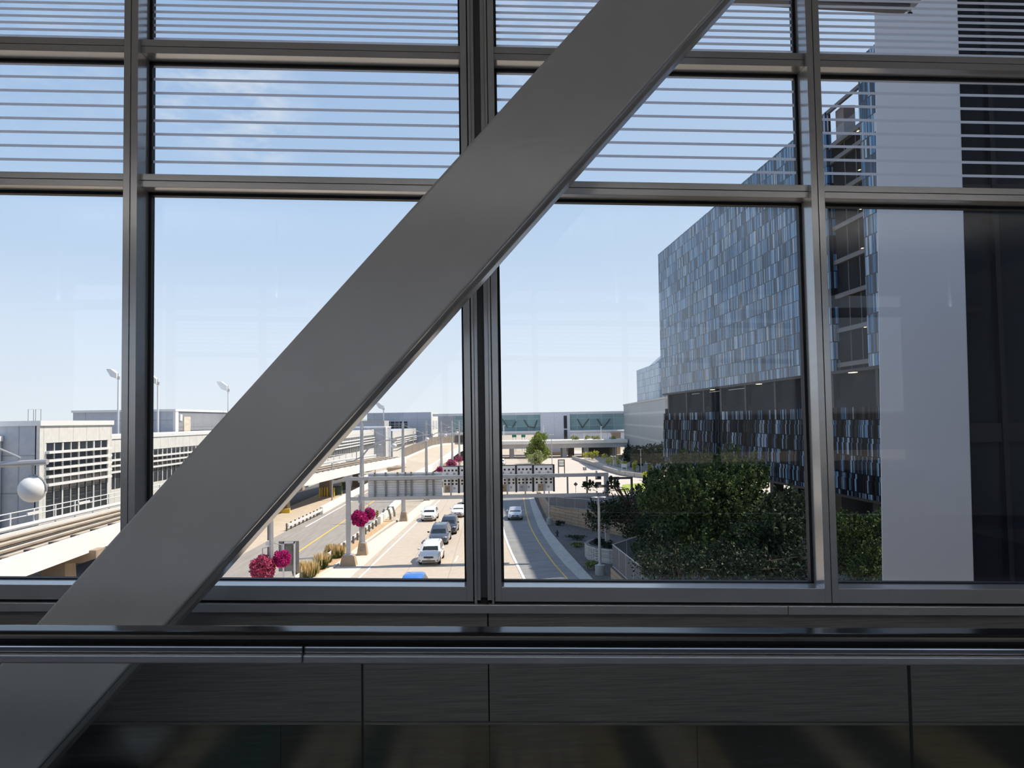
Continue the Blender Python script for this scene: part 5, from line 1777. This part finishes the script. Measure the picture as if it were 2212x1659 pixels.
def chain_fence(label, pts, z0, h, step, loc):
    t = thing('chain_link_fence', label, 'fence', loc)
    zs = z0 if isinstance(z0, (list, tuple)) else [z0] * len(pts)
    MB().wall(pts, zs, [z + h for z in zs], .04).build('mesh_screen', M['chain'], t)
    for dz in (0.06, h):
        MB().tube([(p[0], p[1], z + dz) for p, z in zip(pts, zs)], .035, 6).build('rail', M['galv'], t)
    for (a, za), (c, zc) in zip(list(zip(pts, zs))[:-1], list(zip(pts, zs))[1:]):
        n = max(1, round(math.dist(a, c) / step))
        for k in range(n + 1):
            f_ = k / n
            x, y, z = a[0] + (c[0] - a[0]) * f_, a[1] + (c[1] - a[1]) * f_, za + (zc - za) * f_
            MB().tube([(x, y, z - .02), (x, y, z + h + .04)], .035, 6).build('post', M['galv'], t)
    return t


chain_fence('dark chain-link fence on top of the tan retaining wall', wp[2:], [1.72, 1.86, 2.1, 2.3, 2.4], 1.2, 1.9, (9, 90, 1.7))
t = thing('retaining_wall', 'low tan block wall beside the lamp post under the near fence', 'retaining wall', (9, 50, 0))
nw = [(11.3, 61), (8.62, 57), (9.2, 46.2), (9.3, 45)]
MB().wall(nw[1:], -.05, 1.44, .4).build('block_face', M['blocks'], t)
MB().wall(nw[:2], -.05, 1.44, .4).build('block_face', M['blocks'], t)
chain_fence('chain-link fence with pale rails on the low tan wall', nw, 1.44, 1.64, 2.1, (9, 50, 1.44))
t = thing('stone_planter', 'curved white stacked-stone planter behind the double lamp post', 'planter', (9, 67, 0))
arc = [(9.6, 71.5), (8.6, 70.6), (8.12, 69.2), (8.15, 67.6), (8.7, 66.3), (9.6, 65.5), (11, 65.2)]
MB().wall(arc, .0, 1.32, .36).build('stone_wall', M['stone'], t, bevel=.03)
MB().prism(arc + [(11, 71.5)], .1, 1.05).build('soil', M['mulch'], t)
for k, (x, y, z) in enumerate(((9.4, 69.6, 1.3), (9.8, 67.2, 1.35))):
    t = thing('shrub', ['dark shrub in the stone planter, farther one', 'dark shrub in the stone planter by the lamp post'][k], 'shrub', (x, y, 1.0), 0, 'shrubs in the stone planter')
    leaves('foliage', blob_points((x, y, z), (.9, .9, .45), 500, .4, 8, .5), .09, M['leaf_dark'], t)
    MB().tube([(x, y, 1.0), (x, y, 1.45)], .03, 5).build('stem', M['bark'], t)


def t_lamp(x, y, z0, z1, label, w=1.0, r=.09, plinth=None, grp='double-headed street lamps', m='galv'):
    t = thing('double_street_lamp', label, 'street lamp', (x, y, z0), 0, grp)
    zb_ = z0
    if plinth:
        b = MB()
        b.tube([(x, y, z0), (x, y, z0 + plinth[1])], plinth[0], 14)
        b.build('plinth', mat('grey_green_footing', (0.33, 0.35, 0.33), .9), t, smooth=True)
        zb_ = z0 + plinth[1]
        MB().tube([(x, y, zb_), (x, y, zb_ + .12)], [r * 2.2, r * 1.3], 10).build('base_plate', M[m], t)
    MB().tube([(x, y, zb_), (x, y, z1 + .02)], [r * 1.15, r * .85], 10).build('pole', M[m], t, smooth=True)
    for s in (-1, 1):
        b = MB()
        b.ball((x + s * w * .52, y, z1 - .02), w * .46, .17, .075, 12, 6)
        b.build('lamp_head', M[m], t, smooth=True)
    return t


p = gz(1290, 1246)
t_lamp(8.18, 61, 0, at_y(1285.5, 1074, 61).z, 'grey double-headed lamp post on a round footing before the dark trees', .62, .10, (.40, .85))
p = gz(1187, 1135)
t_lamp(p.x, p.y, 0, 4.4, 'lamp post on a square footing at the corner of the tan retaining wall', .5, .07, (.36, .85))
for px, py, pb, lab, w in ((1385, 970, 1021, 'white double-headed lamp on the pavement by the grey barrier', .75), (1330.5, 964.5, 992, 'distant double-headed lamp before the overpass pier', .8), (1325, 985.5, 1016, 'double-headed lamp just behind the barrier, among yellow saplings', .7),
                           (1153, 982, 1008, 'double-headed lamp in front of the small olive tree', .9), (1145, 974, 999, 'double-headed lamp half behind the olive tree', .9), (1192.5, 939, 1006, 'tall thin double-headed lamp right of the bright tree', .7)):
    p = gz(px, pb)
    t_lamp(p.x, p.y, 0, at_y(px, py, p.y).z, lab, w, .10, None, 'double-headed street lamps')
for px, py, lab in ((1088, 919, 'white lamp post on the overpass right of the double mullion'), (1174, 920, 'white lamp post on the overpass behind the bright tree'), (1298, 921.5, 'white lamp post on the overpass before the right glazing'), (1311.5, 936, 'short white post on the overpass near the brown pier'), (1261.5, 937, 'short white post on the overpass among the shrubs')):
    a = at_y(px, py, 246)
    o = thing('overpass_lamp', lab, 'street lamp', (a.x, 246, zz), 0, 'posts along the overpass')
    MB().tube([(a.x, 246, zz - .05), (a.x, 246, a.z)], .13, 8).build('pole', M['white_metal'], o)
    MB().box(a.x - .1, a.x + .55, 245.85, 246.15, a.z - .08, a.z + .1).build('lamp_head', M['white_metal'], o)

# --- signs and small things on the apron
p = gz(1212.5, 1031)
t = thing('notice_board', 'white notice board in a black frame on two posts', 'sign', (p.x, p.y, 0))
a, c = at_y(1205.5, 993, p.y), at_y(1219.8, 1007, p.y)
for x in (a.x + .05, c.x - .05):
    MB().box(x - .09, x + .09, p.y - .06, p.y + .06, 0, a.z).build('post', M['black'], t)
MB().box(a.x, c.x, p.y - .08, p.y + .08, a.z - .12, a.z + .05).build('frame_bar', M['black'], t)
MB().box(a.x, c.x, p.y - .08, p.y + .08, c.z - .08, c.z + .1).build('frame_bar', M['black'], t)
MB().box(a.x + .12, c.x - .12, p.y - .03, p.y + .05, c.z, a.z - .1).build('board', M['sign_white'], t)
for k in range(5):
    x = a.x + .24 + (c.x - a.x - .48) * k / 4
    MB().box(x - .07, x + .07, p.y - .045, p.y - .03, (a.z + c.z) / 2 - .09, (a.z + c.z) / 2 + .07).build('vent', M['black'], t)
for k in (0, 1, 3, 4):
    x = a.x + .24 + (c.x - a.x - .48) * k / 4
    for z in (a.z - .32, c.z + .28):
        MB().box(x - .04, x + .06, p.y - .042, p.y - .03, z - .04, z + .04).build('latch', M['galv_dark'], t)
p = gz(1243.5, 1064)
t = thing('diamond_sign', 'small dark diamond road sign on a thin post', 'road sign', (p.x, p.y, 0))
a = at_y(1243.5, 1046, p.y)
s = .36
MB().loft([[(a.x, p.y - .02, a.z - s), (a.x + s, p.y - .02, a.z), (a.x, p.y - .02, a.z + s), (a.x - s, p.y - .02, a.z)], [(a.x, p.y, a.z - s), (a.x + s, p.y, a.z), (a.x, p.y, a.z + s), (a.x - s, p.y, a.z)]]).build('plate', M['dark_steel'], t)
MB().box(a.x - .035, a.x + .035, p.y, p.y + .05, 0, a.z + s * .6).build('post', M['galv_dark'], t)
p = gz(1263, 1021)
t = thing('twin_sign', 'pair of small grey sign plates on the pale apron', 'road sign', (p.x, p.y, 0))
for px in (1261, 1265):
    a = at_y(px, 1012.5, p.y)
    MB().box(a.x - .18, a.x + .18, p.y - .02, p.y + .02, a.z - .36, a.z + .36).build('plate', M['galv_dark'], t)
MB().box(p.x - .03, p.x + .03, p.y, p.y + .04, 0, a.z).build('post', M['galv'], t)
p = gz(1347.5, 1018)
t = thing('frame_sign', 'white sign panel on two legs behind the grey barrier', 'sign', (p.x, p.y, 0))
a, c = at_y(1342, 1002, p.y), at_y(1354.5, 1009.5, p.y)
MB().box(a.x, c.x, p.y, p.y + .06, c.z, a.z).build('panel', M['sign_white'], t)
for x in (a.x + .1, c.x - .1):
    MB().box(x - .07, x + .07, p.y + .06, p.y + .14, 0, a.z).build('leg', M['sign_white'], t)
p = gz(1437, 1030)
t = thing('post_sign', 'small tan square sign beside the hotel corner', 'road sign', (p.x, p.y, 0))
a = at_y(1437, 1013.5, p.y)
MB().box(a.x - .36, a.x + .36, p.y - .03, p.y, a.z - .42, a.z + .42).build('plate', M['plinth'], t)
MB().box(a.x - .05, a.x + .05, p.y, p.y + .06, 0, a.z + .3).build('post', M['white_metal'], t)
p = gz(1365, 1066)
t = thing('clearance_bar', 'dark steel clearance bar on a stout post beyond the gantry', 'road barrier', (p.x, p.y, 0))
zt2 = at_y(1365, 1030, p.y).z
MB().frustum((p.x, p.y), .9, .8, .45, .4, 0, .75).build('plinth', M['dark_steel'], t)
MB().box(p.x - .17, p.x + .17, p.y - .15, p.y + .15, .7, zt2).build('post', M['dark_steel'], t)
x0_ = at_y(1310, 1030, p.y).x
MB().box(x0_, p.x + .15, p.y - .13, p.y + .13, zt2 - .34, zt2).build('arm', M['dark_steel'], t, bevel=.02)
MB().box(x0_ + .5, x0_ + 2.1, p.y - .17, p.y + .17, zt2 - .42, zt2 + .05).build('sleeve', M['dark_steel'], t)
p = gz(1203.5, 1161)
t = thing('fire_hydrant', 'small dark hydrant on the stony bed by the kerb', 'hydrant', (p.x, p.y, .1))
b = MB().tube([(p.x, p.y, .08), (p.x, p.y, .15), (p.x, p.y, .2), (p.x, p.y, .62), (p.x, p.y, .75), (p.x, p.y, .82)], [.16, .16, .11, .11, .09, .03], 10)
b.build('barrel', M['dark_steel'], t, smooth=True)
MB().tube([(p.x - .22, p.y, .5), (p.x + .22, p.y, .5)], .06, 8).build('outlet', M['dark_steel'], t)

# --- trees
def tree(label, crowns, m, n, leaf, trunk, z0=0.0, grp=None, upw=None, shell=.35, k=16, name='tree', spikes=0):
    """crowns: list of (x, y, z, rx, ry, rz)"""
    x, y = trunk[0], trunk[1]
    t = thing(name, label, 'tree', (x, y, z0), 0, grp)
    tot = sum(c[3] * c[4] * c[5] for c in crowns) ** 1.0
    P = []
    for c in crowns:
        nn = int(n * c[3] * c[4] * c[5] / tot)
        P.append(blob_points(c[:3], c[3:], nn, shell, k, .40))
        for _ in range(spikes):   # leafy shoots standing out of the crown
            d = nrng.normal(size=3)
            d[2] = abs(d[2]) * .8 + .1
            d /= np.linalg.norm(d)
            s0 = np.array(c[:3]) + d * np.array(c[3:]) * .75
            ln = nrng.uniform(.28, .62) * c[5]
            dirn = d * .45 + np.array([0, 0, .9])
            dirn /= np.linalg.norm(dirn)
            mm = 46
            f_ = nrng.uniform(0, 1, (mm, 1))
            P.append(s0 + dirn * ln * f_ + nrng.normal(size=(mm, 3)) * .14 * (1.15 - f_) * min(c[3], 2.2) / 2)
    leaves('foliage', np.concatenate(P), leaf * (.8 if spikes else 1), M[m], t, .55, upw)
    b = MB()
    zc = max(c[2] for c in crowns)
    b.tube([(x, y, z0 - .1), (x + .1, y, z0 + (zc - z0) * .5), (x, y, zc)], [trunk[2], trunk[2] * .7, trunk[2] * .25], 8)
    for c in crowns:
        for _ in range(5):
            a = rng.uniform(0, 6.28)
            r = rng.uniform(.5, .85)
            e = (c[0] + c[3] * r * math.cos(a), c[1] + c[4] * r * math.sin(a), c[2] + c[5] * rng.uniform(-.1, .6))
            b.tube([(x, y, z0 + (zc - z0) * rng.uniform(.35, .6)), ((x + e[0]) / 2, (y + e[1]) / 2, (c[2] * .75 + e[2] * .25)), e], [trunk[2] * .35, trunk[2] * .2, .02], 5)
    b.build('trunk', M['bark'], t)
    return t


def C(px, py, Y, rx, rz, ry=None):
    p_ = at_y(px, py, Y)
    return (p_.x, Y, p_.z, rx, ry or rx, rz)


G1 = 'dark trees between the window and the hotel'
c1 = C(1540, 1110, 46, 3.6, 2.7)
tree('tall dark green tree filling the middle of the right pane', [c1, C(1580, 1060, 46.5, 2.6, 2.2), C(1455, 1110, 47.5, 2.6, 2.1), C(1600, 1150, 45, 3.2, 2.2), C(1500, 1190, 45, 3.2, 1.8)], 'leaf_mid', 17000, .135, (c1[0], 46, .26), 0, G1, .25, spikes=95)
c2 = C(1665, 1170, 41, 2.2, 1.7)
tree('dark green tree at the right mullion, spiky tops', [c2, C(1700, 1130, 41.5, 1.5, 1.6), C(1640, 1215, 40, 2.4, 1.1)], 'leaf_shade', 8000, .12, (c2[0], 41, .18), 0, G1, .25, spikes=70)
c3 = C(1385, 1115, 66, 3.3, 2.4)
tree('dark tree behind the gantry post with thin reaching branches', [c3, C(1322, 1108, 66, 2.2, 1.7), C(1425, 1160, 64, 3.2, 2.4), C(1290, 1122, 66, 1.5, 1.2), C(1320, 1058, 65.5, .8, .9), C(1278, 1052, 65.5, .85, .45), C(1390, 1062, 65, 1.3, 1.0)], 'leaf_shade', 11000, .14, (c3[0], 66, .2), .3, G1, .1, spikes=10)
c4 = C(1470, 1225, 39, 2.6, .9)
tree('low dark bushy tree along the bottom of the right pane', [c4, C(1560, 1225, 38.5, 2.6, 1.0), C(1425, 1205, 42, 1.7, 1.3), C(1670, 1238, 38, 2.2, .9), C(1735, 1225, 38, 1.2, 1.2)], 'leaf_dark', 7000, .11, (c4[0], 39, .12), 0, G1, .2, spikes=30)
c5 = C(1860, 1200, 38, 1.6, 1.25)
tree('green tree in the narrow pane beside the white column', [c5, C(1830, 1170, 38, 1.0, 1.3), C(1890, 1165, 38.3, 1.1, 1.2), C(1870, 1245, 37.5, 1.8, .9)], 'leaf_mid', 7500, .095, (c5[0], 38, .16), 0, G1, .3, spikes=55)
c6 = C(1500, 1020, 68, 2.6, 1.8)
tree('lighter green tree top against the sunny apron', [c6, C(1440, 1050, 70, 2.2, 1.6), C(1570, 1030, 66, 2.6, 1.6)], 'leaf_mid', 6500, .14, (c6[0], 68, .2), 0, G1, .25, spikes=60)

c = C(1163, 962, 215, 3.3, 4.2)
tree('bright green tree in front of the far pale pylon', [C(1164, 945, 215, 2.6, 2.6), C(1163, 970, 215, 3.5, 3.3), C(1150, 980, 214, 2.4, 2.0), C(1176, 980, 215, 2.2, 2.2)], 'leaf_sun', 5200, .30, (c[0], 215, .3), 0, None, .1)
c = C(1155, 993, 197, 2.3, 1.8)
tree('small olive tree with a blue sign behind the notice cabinets', [C(1153, 992, 197, 2.6, 1.7), C(1162, 985, 197, 1.6, 1.6)], 'leaf_olive', 2400, .2, (c[0], 197, .12), 0, None, .2)
SB = [(1263, 983, 992, 1.0, .9, 'first from the pale pylon'), (1272, 981, 993, 1.2, 1.1, 'tallest at the left end'), (1279, 985, 993, .9, .8, 'third from the left end'), (1287, 981, 993, 1.0, 1.2, 'fourth from the left end'), (1306, 985, 997, .8, .9, 'upright and bright near the thin blue post'),
      (1313, 995, 1005, .9, .9, 'low and golden beside the barrier'), (1322, 993, 1007, .8, 1.3, 'slender beside the double lamp'), (1335, 995, 1008, 1.0, 1.2, 'round and golden in the middle'), (1349, 1003, 1013, .75, .9, 'in front of the white sign panel'),
      (1372, 1006, 1019, .8, 1.2, 'leaning beside the white lamp'), (1404, 1009, 1019, .75, 1.0, 'spiky right of the white lamp'), (1394, 1027, 1037, .8, 1.0, 'before the end of the barrier')]
for px, py, pb, rx, rz, w in SB:
    g0 = gz(px, pb)
    bush(px, py, g0.y, rx, rz, 'leaf_yellow', 'yellow-green sapling, ' + w, 320, 0, .17, 'yellow saplings along the side street', 'sapling')
for k, (px, Y, w) in enumerate(((1362, 193, 'beside the overpass pier'), (1382, 178, 'in the middle of the dark row'), (1412, 168, 'before the louvred wing, tallest'), (1432, 165, 'at the hotel corner'))):
    cc = C(px, 980, Y, 3.0, 2.6)
    tree('dark rounded tree of the far row, ' + w, [cc, C(px - 6, 987, Y, 2.2, 1.8), C(px + 7, 985, Y, 2.2, 2.0)], 'leaf_dark', 1800, .3, (cc[0], Y, .25), 0, 'dark trees below the louvred wing')
# red-brown shrub and low plants on the stony bed
for k, (px, py, w, h, m, lab) in enumerate(((1208, 1137, .7, .3, 'leaf_dark', 'low dark shrub at the foot of the tan retaining wall'), (1246, 1168, 1.3, .35, 'leaf_shade', 'low green shrub on the stony bed'), (1250, 1184, .9, .25, 'blade', 'dry low shrub near the stone planter'), (1283, 1235, 1.0, .4, 'blade', 'dry grassy shrub around the lamp footing'))):
    p = gz(px, py)
    t = thing('low_shrub', lab, 'shrub', (p.x, p.y, .1))
    leaves('foliage', blob_points((p.x, p.y, .1 + h), (w, w * .8, h), 420, .3, 8, .5), .08, M[m], t)
    MB().tube([(p.x, p.y, .08), (p.x, p.y, .1 + h)], .03, 5).build('stem', M['bark'], t)
